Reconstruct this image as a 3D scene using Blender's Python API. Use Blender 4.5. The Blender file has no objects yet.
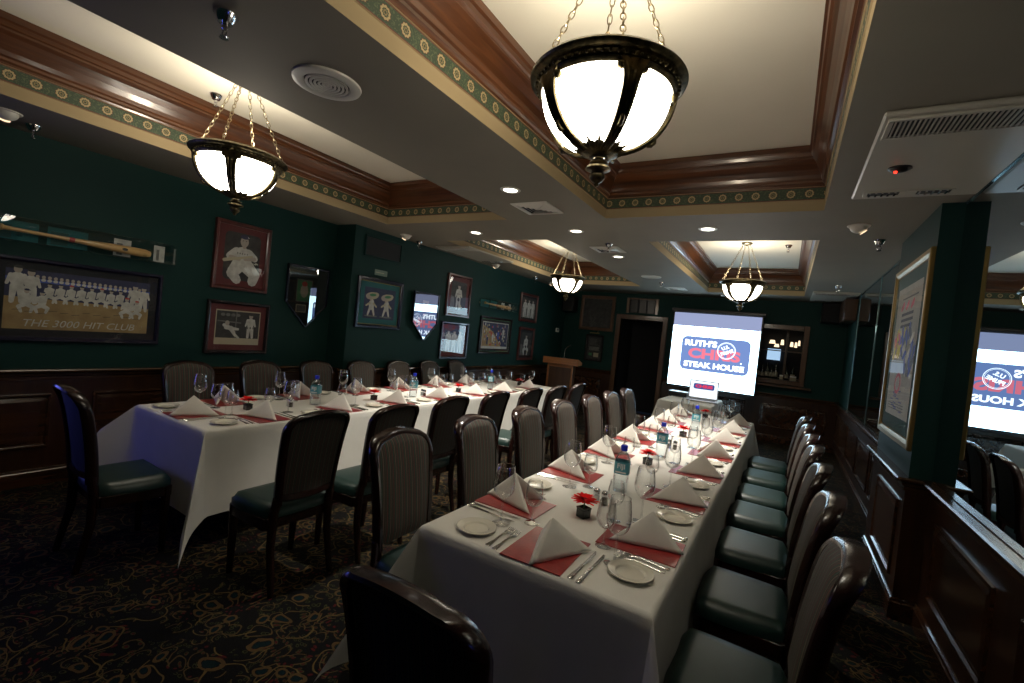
import bpy, bmesh, math, random
from mathutils import Vector, Matrix
random.seed(7)
C = bpy.context.scene.collection
SC = bpy.context.scene
PI = math.pi
R = math.radians

# ------------------------------------------------------------------ camera
cam_data = bpy.data.cameras.new('camera')
cam_data.sensor_width = 36.0
cam_data.lens = 464.93 / 1024 * 36.0
cam_data.clip_start = 0.02
cam = bpy.data.objects.new('camera', cam_data)
C.objects.link(cam)
YAW, PITCH, ROLL = -.5346, -.0231, .1035
_f = Vector((math.sin(YAW)*math.cos(PITCH), math.cos(YAW)*math.cos(PITCH), math.sin(PITCH)))
_r = Vector((math.cos(YAW), -math.sin(YAW), 0))
_u = _r.cross(_f)
_r2 = math.cos(ROLL)*_r + math.sin(ROLL)*_u
_u2 = _r2.cross(_f)
M4 = Matrix(((_r2.x, _u2.x, -_f.x, 0), (_r2.y, _u2.y, -_f.y, 0), (_r2.z, _u2.z, -_f.z, 1.56), (0, 0, 0, 1)))
cam.matrix_world = M4
SC.camera = cam

# ------------------------------------------------------------------ world, exposure
SC.view_settings.view_transform = 'Standard'
SC.view_settings.look = 'None'
SC.view_settings.gamma = 1.0
SC.view_settings.exposure = 0.0
SC.view_settings.use_curve_mapping = False
SC.cycles.use_denoising = True
SC.cycles.caustics_reflective = True
SC.cycles.caustics_refractive = False
SC.cycles.max_bounces = 10
SC.cycles.diffuse_bounces = 3
SC.cycles.glossy_bounces = 5
SC.cycles.transparent_max_bounces = 40
SC.cycles.sample_clamp_indirect = 3.0
world = bpy.data.worlds.new('World')
SC.world = world
world.use_nodes = True
world.node_tree.nodes['Background'].inputs[0].default_value = (.35, .5, .8, 1)
world.node_tree.nodes['Background'].inputs[1].default_value = 0.01

BOWL = 14.5        # glow of the alabaster bowls
BULB = 14.0       # watts of each bulb above a bowl
DOWN = 240.0       # watts of each recessed downlight
SCREEN = 8.0      # white of the projected picture

# ------------------------------------------------------------------ node helpers
def new_mat(name):
    m = bpy.data.materials.new(name); m.use_nodes = True
    nt = m.node_tree
    return m, nt, nt.nodes['Principled BSDF']

def N(nt, kind, **kw):
    n = nt.nodes.new(kind)
    for k, v in kw.items():
        if k.startswith('i_'):
            n.inputs[k[2:].replace('_', ' ')].default_value = v
        elif k.startswith('n'):
            n.inputs[int(k[1:])].default_value = v
        else:
            setattr(n, k, v)
    return n

def col(c): return (c[0], c[1], c[2], 1)

def plain(name, c, rough=.5, metal=0, coat=0, spec=.5, sheen=0):
    m, nt, b = new_mat(name)
    b.inputs['Base Color'].default_value = col(c)
    b.inputs['Roughness'].default_value = rough
    b.inputs['Metallic'].default_value = metal
    b.inputs['Coat Weight'].default_value = coat
    b.inputs['Specular IOR Level'].default_value = spec
    if sheen: b.inputs['Sheen Weight'].default_value = sheen
    return m

def noisy(name, c1, c2, scale=5, rough=.5, bump=0, bscale=None, metal=0, coat=0, detail=4, stretch=None, coord='Object', spec=.5, w=.0):
    m, nt, b = new_mat(name)
    L = nt.links.new
    tc = N(nt, 'ShaderNodeTexCoord')
    mp = N(nt, 'ShaderNodeMapping')
    if stretch: mp.inputs['Scale'].default_value = stretch
    L(tc.outputs[coord], mp.inputs[0])
    no = N(nt, 'ShaderNodeTexNoise', i_Scale=scale, i_Detail=detail)
    no.inputs['Distortion'].default_value = w
    L(mp.outputs[0], no.inputs[0])
    cr = N(nt, 'ShaderNodeValToRGB')
    cr.color_ramp.elements[0].position = .3; cr.color_ramp.elements[1].position = .7
    cr.color_ramp.elements[0].color = col(c1); cr.color_ramp.elements[1].color = col(c2)
    L(no.outputs[0], cr.inputs[0]); L(cr.outputs[0], b.inputs['Base Color'])
    b.inputs['Roughness'].default_value = rough
    b.inputs['Metallic'].default_value = metal
    b.inputs['Coat Weight'].default_value = coat
    b.inputs['Coat Roughness'].default_value = .12
    b.inputs['Specular IOR Level'].default_value = spec
    if bump:
        n2 = N(nt, 'ShaderNodeTexNoise', i_Scale=bscale or scale*4, i_Detail=3)
        L(mp.outputs[0], n2.inputs[0])
        bp = N(nt, 'ShaderNodeBump', i_Strength=bump, i_Distance=.004)
        L(n2.outputs[0], bp.inputs['Height']); L(bp.outputs[0], b.inputs['Normal'])
    return m

def wood(name, c1, c2, axis='x', rough=.32, coat=.4, scale=9.0):
    """grain runs along the axis"""
    st = {'x': (.12, 2.2, 2.2), 'y': (2.2, .12, 2.2), 'z': (2.2, 2.2, .12)}[axis]
    return noisy(name, c1, c2, scale=scale, rough=rough, bump=.05, bscale=scale*3, coat=coat, detail=8, stretch=st, w=.6)

def emit(name, c, s):
    m = bpy.data.materials.new(name); m.use_nodes = True
    nt = m.node_tree; nt.nodes.clear()
    e = N(nt, 'ShaderNodeEmission'); e.inputs[0].default_value = col(c); e.inputs[1].default_value = s
    o = N(nt, 'ShaderNodeOutputMaterial'); nt.links.new(e.outputs[0], o.inputs[0])
    return m

def glassy(name, tint=(1, 1, 1), base=.05, edge=.85, power=3.5, rough=.0, edge_tint=None):
    """thin glass: transparent with a mirror reflection that grows towards grazing"""
    m = bpy.data.materials.new(name); m.use_nodes = True
    nt = m.node_tree; nt.nodes.clear(); L = nt.links.new
    lw = N(nt, 'ShaderNodeLayerWeight'); lw.inputs[0].default_value = .5
    pw = N(nt, 'ShaderNodeMath', operation='POWER', n1=power); L(lw.outputs['Facing'], pw.inputs[0])
    mu = N(nt, 'ShaderNodeMath', operation='MULTIPLY_ADD', n1=edge, n2=base); L(pw.outputs[0], mu.inputs[0])
    mu.use_clamp = True
    tr = N(nt, 'ShaderNodeBsdfTransparent'); tr.inputs[0].default_value = col(tint)
    if edge_tint:
        mx = N(nt, 'ShaderNodeMix', data_type='RGBA')
        mx.inputs[6].default_value = col(tint); mx.inputs[7].default_value = col(edge_tint)
        L(pw.outputs[0], mx.inputs[0]); L(mx.outputs[2], tr.inputs[0])
    gl = N(nt, 'ShaderNodeBsdfGlossy'); gl.inputs['Roughness'].default_value = rough
    gl.inputs[0].default_value = (1, 1, 1, 1)
    ms = N(nt, 'ShaderNodeMixShader'); L(mu.outputs[0], ms.inputs[0]); L(tr.outputs[0], ms.inputs[1]); L(gl.outputs[0], ms.inputs[2])
    o = N(nt, 'ShaderNodeOutputMaterial'); L(ms.outputs[0], o.inputs[0])
    return m

# ------------------------------------------------------------------ materials
M = {}
M['wall'] = noisy('green_wall_paint', (.0062, .030, .027), (.0075, .034, .030), 3, .6, .05, 60, spec=.15)
M['soffit'] = noisy('tan_soffit_paint', (.20, .182, .148), (.22, .20, .162), 2, .7, .03, 80, spec=.15)
M['tan'] = noisy('tan_strip_paint', (.34, .265, .15), (.37, .29, .17), 2, .6, spec=.2)
M['cream'] = noisy('cream_ceiling_paint', (.74, .70, .59), (.78, .74, .63), 2, .7)
M['crown'] = wood('crown_wood_x', (.042, .014, .005), (.13, .044, .014), 'x', .3, .4, 10)
M['crown_y'] = wood('crown_wood_y', (.042, .014, .005), (.13, .044, .014), 'y', .3, .4, 10)
M['panel'] = wood('mahogany_panel', (.022, .009, .005), (.045, .018, .008), 'z', .3, .3)
M['panel_rail'] = wood('mahogany_rail', (.03, .012, .006), (.058, .023, .010), 'y', .22, .6)
M['rail_gloss'] = wood('cap_rail_wood', (.04, .017, .008), (.07, .031, .013), 'y', .26, .35)
M['oak'] = wood('door_trim_wood', (.06, .028, .012), (.11, .05, .022), 'z', .35, .3)
M['chair_wood'] = wood('chair_wood', (.009, .0035, .003), (.022, .007, .005), 'z', .24, .25)
M['black'] = plain('black_paint', (.006, .006, .007), .35)
M['void'] = plain('dark_room', (.004, .004, .006), .8)
M['vinyl'] = noisy('green_vinyl', (.005, .022, .019), (.0065, .027, .023), 30, .40, .08, 140, spec=.5)
M['bronze'] = noisy('aged_bronze', (.04, .034, .018), (.17, .13, .06), 40, .34, .25, 90, metal=.85)
M['chain'] = plain('antique_brass_chain', (.33, .27, .17), .3, 1)
M['chrome'] = plain('chrome', (.75, .75, .77), .15, 1)
M['steel'] = plain('cutlery_steel', (.72, .71, .68), .16, 1)
M['porcelain'] = plain('porcelain', (.78, .74, .62), .12, 0, .5)
M['cloth'] = noisy('white_tablecloth', (.70, .68, .62), (.74, .72, .66), 9, .85, .12, 220)
M['napkin'] = noisy('white_napkin', (.76, .73, .66), (.80, .77, .70), 20, .9, .2, 240)
M['mat'] = noisy('red_placemat', (.24, .018, .018), (.33, .03, .028), 25, .32, .25, 120, coat=.2)
M['mat_edge'] = plain('placemat_edge', (.05, .006, .006), .5)
M['red'] = noisy('gerbera_red', (.75, .004, .008), (.95, .012, .012), 60, .7, spec=.1)
M['leaf'] = plain('stem_green', (.03, .12, .02), .6)
M['vase'] = plain('black_ceramic', (.012, .012, .013), .25, 0, .3)
M['salt'] = plain('salt', (.8, .8, .78), .8)
M['pepper'] = plain('pepper', (.10, .08, .06), .9)
M['white_plastic'] = plain('white_plastic', (.62, .60, .54), .4)
M['grey_metal'] = plain('grey_enamel', (.42, .40, .34), .4)
M['dark_slot'] = plain('dark_slot', (.01, .01, .01), .7)
M['bowl'] = emit('glowing_alabaster', (1, .93, .78), BOWL)
M['lens'] = emit('downlight_lens', (1, .92, .8), 9)
M['warm_lens'] = emit('wall_washer_lamp', (1, .72, .45), 1.5)
M['red_led'] = emit('red_indicator', (1, .04, .02), 3)
M['glass'] = glassy('clear_glassware', (.985, .99, .99), .06, .95, 1.9, 0, (.36, .38, .39))
M['bottle'] = glassy('clear_bottle', (.88, .92, .94), .08, .9, 1.7, .02, (.35, .42, .46))
M['picture_glass'] = glassy('picture_glass', (.97, .97, .97), .028, .9, 3.6)
M['polished_glass'] = glassy('polished_display_glass', (.9, .9, .9), .36, .6, 3.0)
M['poster_glass'] = glassy('poster_glass', (.97, .97, .97), .02, .45, 4.0)
M['acrylic'] = glassy('clear_acrylic', (.93, .95, .95), .06, .9, 2.5)
M['blue_cap'] = plain('blue_cap', (.02, .04, .62), .35)
M['teal_label'] = plain('teal_label', (.09, .34, .42), .4)
M['white'] = plain('white_ink', (.8, .8, .78), .6)
M['gold'] = plain('gold_leaf', (.26, .17, .05), .35, .6)
M['gold_dull'] = plain('gold_edge', (.42, .27, .07), .4, .6)
M['frame_red'] = wood('red_stained_frame', (.05, .010, .010), (.10, .022, .018), 'z', .28, .5)
M['frame_dark'] = plain('dark_frame', (.02, .012, .014), .22, 0, .5)
M['frame_navy'] = plain('blue_black_frame', (.012, .012, .03), .2, 0, .6)
M['mat_maroon'] = plain('maroon_mat_board', (.11, .022, .022), .8)
M['mat_teal'] = plain('teal_mat_board', (.012, .11, .12), .8)
M['mat_black'] = plain('black_mat_board', (.010, .011, .014), .8)
M['mat_green'] = plain('green_mat_board', (.02, .075, .07), .8)
M['photo_dark'] = noisy('photo_dark', (.015, .015, .016), (.04, .04, .038), 14, .6)
M['photo_mid'] = noisy('photo_mid', (.10, .10, .095), (.18, .18, .17), 18, .6)
M['photo_light'] = noisy('photo_light', (.42, .42, .39), (.62, .62, .58), 22, .6)
M['photo_skin'] = plain('photo_skin', (.40, .35, .30), .6)
M['photo_navy'] = noisy('photo_navy', (.015, .02, .06), (.03, .035, .10), 12, .6)
M['photo_sand'] = noisy('photo_sand', (.26, .17, .07), (.38, .27, .12), 10, .6)
M['photo_red'] = plain('photo_red', (.45, .05, .04), .6)
M['photo_cream'] = plain('photo_cream', (.45, .40, .28), .6)
M['photo_green'] = plain('photo_green', (.06, .22, .10), .6)
M['plaque'] = plain('pale_plaque', (.14, .20, .16), .5)
M['paper'] = noisy('poster_paper', (.46, .45, .40), (.56, .54, .48), 8, .7)
M['ink_blue'] = plain('ink_blue', (.06, .10, .40), .7)
M['ink_yellow'] = plain('ink_yellow', (.55, .46, .05), .7)
M['ink_grey'] = plain('ink_grey', (.10, .11, .14), .7)
M['ink_pink'] = plain('ink_pink', (.55, .12, .16), .7)
M['bat_wood'] = wood('bat_wood', (.50, .30, .11), (.66, .42, .17), 'x', .3, .4)
M['lectern'] = wood('lectern_top_wood', (.24, .09, .03), (.36, .15, .05), 'x', .3, .4)
M['added_pane'] = emit('added_blue_glow', (.15, .18, 1.0), 4.2)  # emission of the added blue light pane
M['screen_case'] = plain('screen_case', (.01, .01, .012), .4)
M['screen_white'] = emit('projected_white', (.58, .84, 1.0), SCREEN)
M['screen_grey'] = emit('projected_grey', (.33, .38, .60), 1.0)
M['logo_blue'] = emit('projected_blue', (.20, .31, .66), 1.0)
M['logo_red'] = emit('projected_red', (1.0, .24, .34), 1.0)
M['logo_white'] = emit('projected_letter_white', (.8, .9, 1.0), 2.5)
M['laptop_white'] = emit('laptop_white', (.85, .92, 1.0), 1.3)
M['laptop_blue'] = emit('laptop_blue', (.05, .09, .3), 1.0)
M['laptop_red'] = emit('laptop_red', (.8, .05, .12), 1.0)
M['silver'] = plain('silver_plastic', (.5, .5, .52), .35, .6)
M['keyboard'] = plain('keyboard_black', (.02, .02, .025), .5)
M['bottle_dark'] = plain('dark_bottle_glass', (.012, .02, .012), .08, 0, .6)
M['bottle_label'] = plain('bottle_label', (.42, .38, .28), .6)
M['bar_glow'] = emit('backlit_bar_panel', (.45, .68, .95), .9)
M['bar_warm'] = emit('bar_glass_glow', (1, .78, .5), 1.6)  # warm light on the bar glasses, put in as emission
M['bar_shelf'] = wood('bar_shelf_wood', (.05, .025, .012), (.09, .045, .02), 'x')
M['speaker_cloth'] = noisy('speaker_cloth', (.006, .006, .007), (.014, .014, .014), 200, .9)
M['brown_panel'] = wood('brown_side_wood', (.05, .022, .01), (.08, .036, .016), 'z')
M['steel_table'] = plain('table_leg_steel', (.1, .1, .1), .4, .8)

def mirror_material():
    m = bpy.data.materials.new('wall_mirror'); m.use_nodes = True
    nt = m.node_tree; nt.nodes.clear()
    g = N(nt, 'ShaderNodeBsdfGlossy'); g.inputs[0].default_value = (.62, .68, .70, 1); g.inputs['Roughness'].default_value = 0.0
    o = N(nt, 'ShaderNodeOutputMaterial'); nt.links.new(g.outputs[0], o.inputs[0])
    return m
M['mirror'] = mirror_material()
M['mirror_seam'] = plain('polished_glass_edge', (.25, .42, .45), .12, .6)

def stripe_material(name, bright=1.0):
    """brown upholstery with thin green, red and light vertical stripes; u is metres across"""
    m, nt, b = new_mat(name); L = nt.links.new
    uv = N(nt, 'ShaderNodeUVMap'); sx = N(nt, 'ShaderNodeSeparateXYZ'); L(uv.outputs[0], sx.inputs[0])
    mod = N(nt, 'ShaderNodeMath', operation='MODULO', n1=.036)
    ad = N(nt, 'ShaderNodeMath', operation='ADD', n1=1.8); L(sx.outputs[0], ad.inputs[0]); L(ad.outputs[0], mod.inputs[0])
    dv = N(nt, 'ShaderNodeMath', operation='DIVIDE', n1=.036); L(mod.outputs[0], dv.inputs[0])
    cr = N(nt, 'ShaderNodeValToRGB'); cr.color_ramp.interpolation = 'CONSTANT'
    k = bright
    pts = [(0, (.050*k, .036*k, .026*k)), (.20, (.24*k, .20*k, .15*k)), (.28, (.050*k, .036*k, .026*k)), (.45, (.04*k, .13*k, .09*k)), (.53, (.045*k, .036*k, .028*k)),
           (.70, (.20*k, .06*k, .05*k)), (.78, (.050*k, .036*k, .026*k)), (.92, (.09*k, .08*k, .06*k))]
    els = cr.color_ramp.elements
    els[0].position = 0; els[0].color = col(pts[0][1]); els[1].position = pts[1][0]; els[1].color = col(pts[1][1])
    for p, c in pts[2:]:
        e = els.new(p); e.color = col(c)
    L(dv.outputs[0], cr.inputs[0]); L(cr.outputs[0], b.inputs['Base Color'])
    b.inputs['Roughness'].default_value = .75
    return m
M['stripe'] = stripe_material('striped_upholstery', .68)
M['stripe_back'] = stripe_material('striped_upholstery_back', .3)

def carpet_material():
    m, nt, b = new_mat('scroll_carpet'); L = nt.links.new
    tc = N(nt, 'ShaderNodeTexCoord')
    n1 = N(nt, 'ShaderNodeTexNoise', i_Scale=4.0, i_Detail=2)
    L(tc.outputs['Object'], n1.inputs[0])
    mx = N(nt, 'ShaderNodeMix', data_type='RGBA', blend_type='LINEAR_LIGHT'); mx.inputs[0].default_value = .09
    L(tc.outputs['Object'], mx.inputs[6]); L(n1.outputs['Color'], mx.inputs[7])
    def vor(scale, feat='F1'):
        v = N(nt, 'ShaderNodeTexVoronoi', feature=feat, voronoi_dimensions='2D'); v.inputs['Scale'].default_value = scale
        L(mx.outputs[2], v.inputs['Vector']); return v
    def band(src, c, w):
        s = N(nt, 'ShaderNodeMath', operation='SUBTRACT', n1=c); L(src, s.inputs[0])
        a = N(nt, 'ShaderNodeMath', operation='ABSOLUTE'); L(s.outputs[0], a.inputs[0])
        l = N(nt, 'ShaderNodeMath', operation='LESS_THAN', n1=w); L(a.outputs[0], l.inputs[0]); return l.outputs[0]
    def mul(a, bb):
        n = N(nt, 'ShaderNodeMath', operation='MULTIPLY'); L(a, n.inputs[0]); L(bb, n.inputs[1]); return n.outputs[0]
    def layer(prev, mask, c):
        x = N(nt, 'ShaderNodeMix', data_type='RGBA'); L(mask, x.inputs[0])
        if isinstance(prev, tuple): x.inputs[6].default_value = col(prev)
        else: L(prev, x.inputs[6])
        x.inputs[7].default_value = col(c); return x.outputs[2]
    big = vor(4.6); mid = vor(10); small = vor(30); flo = vor(5.6)
    nm = N(nt, 'ShaderNodeTexNoise', i_Scale=9.0, i_Detail=1); L(tc.outputs['Object'], nm.inputs[0])
    gt = N(nt, 'ShaderNodeMath', operation='GREATER_THAN', n1=.47); L(nm.outputs[0], gt.inputs[0])
    nm2 = N(nt, 'ShaderNodeTexNoise', i_Scale=5.0, i_Detail=1); L(mx.outputs[2], nm2.inputs[0])
    gt2 = N(nt, 'ShaderNodeMath', operation='GREATER_THAN', n1=.52); L(nm2.outputs[0], gt2.inputs[0])
    nm3 = N(nt, 'ShaderNodeTexNoise', i_Scale=7.0, i_Detail=0); L(tc.outputs['Object'], nm3.inputs[0])
    gt3 = N(nt, 'ShaderNodeMath', operation='GREATER_THAN', n1=.44); L(nm3.outputs[0], gt3.inputs[0])
    c0 = layer((.0045, .0042, .004), mul(band(small.outputs['Distance'], .10, .14), gt2.outputs[0]), (.045, .007, .007))
    c1 = layer(c0, mul(band(small.outputs['Distance'], .22, .05), gt.outputs[0]), (.032, .034, .013))
    c2 = layer(c1, mul(band(mid.outputs['Distance'], .36, .026), gt.outputs[0]), (.062, .040, .016))
    c3 = layer(c2, mul(band(big.outputs['Distance'], .40, .014), gt3.outputs[0]), (.085, .058, .021))
    c4 = layer(c3, mul(band(big.outputs['Distance'], .27, .012), gt2.outputs[0]), (.07, .046, .018))
    c4 = layer(c4, band(flo.outputs['Distance'], .15, .035), (.065, .040, .016))
    c5 = layer(c4, band(flo.outputs['Distance'], 0, .10), (.003, .010, .011))
    L(c5, b.inputs['Base Color'])
    b.inputs['Roughness'].default_value = .95
    b.inputs['Specular IOR Level'].default_value = .1
    nb = N(nt, 'ShaderNodeTexNoise', i_Scale=260.0); L(tc.outputs['Object'], nb.inputs[0])
    bp = N(nt, 'ShaderNodeBump', i_Strength=.5, i_Distance=.004); L(nb.outputs[0], bp.inputs['Height']); L(bp.outputs[0], b.inputs['Normal'])
    return m
M['carpet'] = carpet_material()

def border_material():
    """painted border: gold rosettes on green; u is metres along, v is metres up"""
    m, nt, b = new_mat('rosette_border'); L = nt.links.new
    uv = N(nt, 'ShaderNodeUVMap'); s = N(nt, 'ShaderNodeSeparateXYZ'); L(uv.outputs[0], s.inputs[0])
    P_ = .115
    ad = N(nt, 'ShaderNodeMath', operation='ADD', n1=50*P_); L(s.outputs[0], ad.inputs[0])
    mo = N(nt, 'ShaderNodeMath', operation='MODULO', n1=P_); L(ad.outputs[0], mo.inputs[0])
    su = N(nt, 'ShaderNodeMath', operation='SUBTRACT', n1=P_/2); L(mo.outputs[0], su.inputs[0])
    sv = N(nt, 'ShaderNodeMath', operation='SUBTRACT', n1=.045); L(s.outputs[1], sv.inputs[0])
    cx = N(nt, 'ShaderNodeCombineXYZ'); L(su.outputs[0], cx.inputs[0]); L(sv.outputs[0], cx.inputs[1])
    ln = N(nt, 'ShaderNodeVectorMath', operation='LENGTH'); L(cx.outputs[0], ln.inputs[0])
    at = N(nt, 'ShaderNodeMath', operation='ARCTAN2'); L(sv.outputs[0], at.inputs[0]); L(su.outputs[0], at.inputs[1])
    m8 = N(nt, 'ShaderNodeMath', operation='MULTIPLY', n1=10.0); L(at.outputs[0], m8.inputs[0])
    co = N(nt, 'ShaderNodeMath', operation='COSINE'); L(m8.outputs[0], co.inputs[0])
    ma = N(nt, 'ShaderNodeMath', operation='MULTIPLY_ADD', n1=.0018); L(co.outputs[0], ma.inputs[0]); L(ln.outputs['Value'], ma.inputs[2])
    dv = N(nt, 'ShaderNodeMath', operation='DIVIDE', n1=.044); L(ma.outputs[0], dv.inputs[0])
    cr = N(nt, 'ShaderNodeValToRGB'); cr.color_ramp.interpolation = 'CONSTANT'
    e = cr.color_ramp.elements
    e[0].position = 0; e[0].color = col((.035, .055, .03)); e[1].position = .14; e[1].color = col((.30, .22, .10))
    for p, c in ((.24, (.04, .06, .035)), (.38, (.42, .33, .17)), (.60, (.13, .05, .03)), (.66, (.035, .06, .035))):
        q = e.new(p); q.color = col(c)
    L(dv.outputs[0], cr.inputs[0])
    wv = N(nt, 'ShaderNodeTexNoise', i_Scale=45.0, i_Detail=2, i_Distortion=2.5); L(uv.outputs[0], wv.inputs[0])
    g = N(nt, 'ShaderNodeMath', operation='GREATER_THAN', n1=.56); L(wv.outputs[0], g.inputs[0])
    far = N(nt, 'ShaderNodeMath', operation='GREATER_THAN', n1=.034); L(ln.outputs['Value'], far.inputs[0])
    ml = N(nt, 'ShaderNodeMath', operation='MULTIPLY'); L(g.outputs[0], ml.inputs[0]); L(far.outputs[0], ml.inputs[1])
    mix = N(nt, 'ShaderNodeMix', data_type='RGBA'); L(ml.outputs[0], mix.inputs[0]); L(cr.outputs[0], mix.inputs[6]); mix.inputs[7].default_value = (.08, .11, .055, 1)
    # thin dark red edge lines
    av = N(nt, 'ShaderNodeMath', operation='ABSOLUTE'); L(sv.outputs[0], av.inputs[0])
    ge = N(nt, 'ShaderNodeMath', operation='GREATER_THAN', n1=.040); L(av.outputs[0], ge.inputs[0])
    mix2 = N(nt, 'ShaderNodeMix', data_type='RGBA'); L(ge.outputs[0], mix2.inputs[0]); L(mix.outputs[2], mix2.inputs[6]); mix2.inputs[7].default_value = (.14, .035, .025, 1)
    L(mix2.outputs[2], b.inputs['Base Color']); b.inputs['Roughness'].default_value = .6
    return m
M['border'] = border_material()

# ------------------------------------------------------------------ mesh builder
class MB:
    def __init__(s): s.v = []; s.f = []; s.m = []; s.uv = {}
    def vert(s, p, uv=None):
        s.v.append(tuple(p))
        if uv is not None: s.uv[len(s.v)-1] = uv
        return len(s.v)-1
    def face(s, idx, m=0): s.f.append(tuple(idx)); s.m.append(m)
    def poly(s, pts, m=0, uvs=None):
        s.face([s.vert(p, uvs[i] if uvs else None) for i, p in enumerate(pts)], m)
    def box(s, a, b, m=0, bev=0.0):
        x0, y0, z0 = a; x1, y1, z1 = b
        if bev <= 0:
            i = [s.vert(p) for p in ((x0,y0,z0),(x1,y0,z0),(x1,y1,z0),(x0,y1,z0),(x0,y0,z1),(x1,y0,z1),(x1,y1,z1),(x0,y1,z1))]
            for q in ((0,3,2,1),(4,5,6,7),(0,1,5,4),(1,2,6,5),(2,3,7,6),(3,0,4,7)): s.face([i[k] for k in q], m)
            return
        e = bev
        rings = []
        for z, o in ((z0, e), (z0+e, 0), (z1-e, 0), (z1, e)):
            X0, X1, Y0, Y1 = x0+o, x1-o, y0+o, y1-o
            c = 0 if o else e
            if o: r = [(X0,Y0),(X0,Y0),(X1,Y0),(X1,Y0),(X1,Y1),(X1,Y1),(X0,Y1),(X0,Y1)]; r = [(X0,Y0+0),(X0+0,Y0),(X1,Y0),(X1,Y0),(X1,Y1),(X1,Y1),(X0,Y1),(X0,Y1)]
            else: r = [(x0,y0+e),(x0+e,y0),(x1-e,y0),(x1,y0+e),(x1,y1-e),(x1-e,y1),(x0+e,y1),(x0,y1-e)]
            if o: rings.append([(X0,Y0,z),(X1,Y0,z),(X1,Y1,z),(X0,Y1,z)])
            else: rings.append([(p[0],p[1],z) for p in r])
        b4 = [s.vert(p) for p in rings[0]]; r1 = [s.vert(p) for p in rings[1]]; r2 = [s.vert(p) for p in rings[2]]; t4 = [s.vert(p) for p in rings[3]]
        s.face(b4[::-1], m); s.face(t4, m)
        for k in range(8): s.face((r1[k], r1[(k+1)%8], r2[(k+1)%8], r2[k]), m)
        for k in range(4):
            s.face((r1[2*k], b4[k], r1[2*k+1]), m); s.face((r1[2*k+1], b4[k], b4[(k+1)%4], r1[(2*k+2)%8]), m)
            s.face((r2[2*k], r2[2*k+1], t4[k]), m); s.face((r2[2*k+1], r2[(2*k+2)%8], t4[(k+1)%4], t4[k]), m)
    def lathe(s, prof, n=24, c=(0,0,0), m=0, cap0=False, cap1=False, sx=1, sy=1, flip=False):
        rows = []
        for r, z in prof:
            rows.append([s.vert((c[0]+sx*r*math.cos(2*PI*k/n), c[1]+sy*r*math.sin(2*PI*k/n), c[2]+z)) for k in range(n)])
        for a, b in zip(rows, rows[1:]):
            for k in range(n):
                q = (a[k], a[(k+1)%n], b[(k+1)%n], b[k]); s.face(q[::-1] if flip else q, m)
        if cap0: s.face(rows[0][::-1], m)
        if cap1: s.face(rows[-1], m)
    def tube(s, pts, rad, n=8, m=0, closed=False, caps=True):
        pts = [Vector(p) for p in pts]; L = len(pts)
        rr = rad if isinstance(rad, (list, tuple)) else [rad]*L
        rows = []; up = None
        for i in range(L):
            if closed: t = pts[(i+1)%L]-pts[i-1]
            else: t = pts[min(i+1, L-1)]-pts[max(i-1, 0)]
            t.normalize()
            if up is None:
                up = Vector((0,0,1)) if abs(t.z) < .9 else Vector((1,0,0))
            a = t.cross(up).normalized(); up = a.cross(t).normalized()
            rows.append([s.vert(pts[i]+a*rr[i]*math.cos(2*PI*k/n)+up*rr[i]*math.sin(2*PI*k/n)) for k in range(n)])
        rng = range(L) if closed else range(L-1)
        for i in rng:
            a, b = rows[i], rows[(i+1)%L]
            for k in range(n): s.face((a[k], b[k], b[(k+1)%n], a[(k+1)%n]), m)
        if caps and not closed: s.face(rows[0], m); s.face(rows[-1][::-1], m)
    def prism(s, pts2, d0, d1, m=0, axis='y', side=None):
        """outline in (x,z) extruded along y from d0 to d1 (d0 is the front)"""
        f = (lambda p, d: (p[0], d, p[1])) if axis == 'y' else ((lambda p, d: (p[0], p[1], d)) if axis == 'z' else (lambda p, d: (d, p[0], p[1])))
        a = [s.vert(f(p, d0)) for p in pts2]; b = [s.vert(f(p, d1)) for p in pts2]
        s.face(a, m); s.face(b[::-1], m)
        n = len(pts2)
        for k in range(n): s.face((a[k], b[k], b[(k+1)%n], a[(k+1)%n]), m if side is None else side)
    def grid(s, P, m=0, closed_u=False, uvf=None):
        rows = [[s.vert(p, uvf(i, j) if uvf else None) for j, p in enumerate(r)] for i, r in enumerate(P)]
        for a, b in zip(rows, rows[1:]):
            n = len(a)
            for k in range(n if closed_u else n-1): s.face((a[k], a[(k+1)%n], b[(k+1)%n], b[k]), m)
        return rows
    def build(s, name, mats, parent=None, smooth=True, angle=38, solid=0, sub=0, fix=True):
        me = bpy.data.meshes.new(name)
        me.from_pydata(s.v, [], s.f); me.validate(clean_customdata=False)
        if not isinstance(mats, (list, tuple)): mats = [mats]
        for x in mats: me.materials.append(M[x] if isinstance(x, str) else x)
        if len(me.polygons) == len(s.m):
            me.polygons.foreach_set('material_index', s.m)
        if s.uv:
            lay = me.uv_layers.new(name='UVMap')
            for lp in me.loops:
                u = s.uv.get(lp.vertex_index, (0, 0)); lay.data[lp.index].uv = u
        if fix:
            bm = bmesh.new(); bm.from_mesh(me)
            bmesh.ops.recalc_face_normals(bm, faces=bm.faces)
            bm.to_mesh(me); bm.free()
        if smooth:
            me.shade_smooth(); me.set_sharp_from_angle(angle=R(angle))
        o = bpy.data.objects.new(name, me); C.objects.link(o)
        if parent: o.parent = parent
        if solid:
            md = o.modifiers.new('thickness', 'SOLIDIFY'); md.thickness = solid; md.offset = 0
        if sub:
            md = o.modifiers.new('smooth', 'SUBSURF'); md.levels = sub; md.render_levels = sub
        return o

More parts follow.
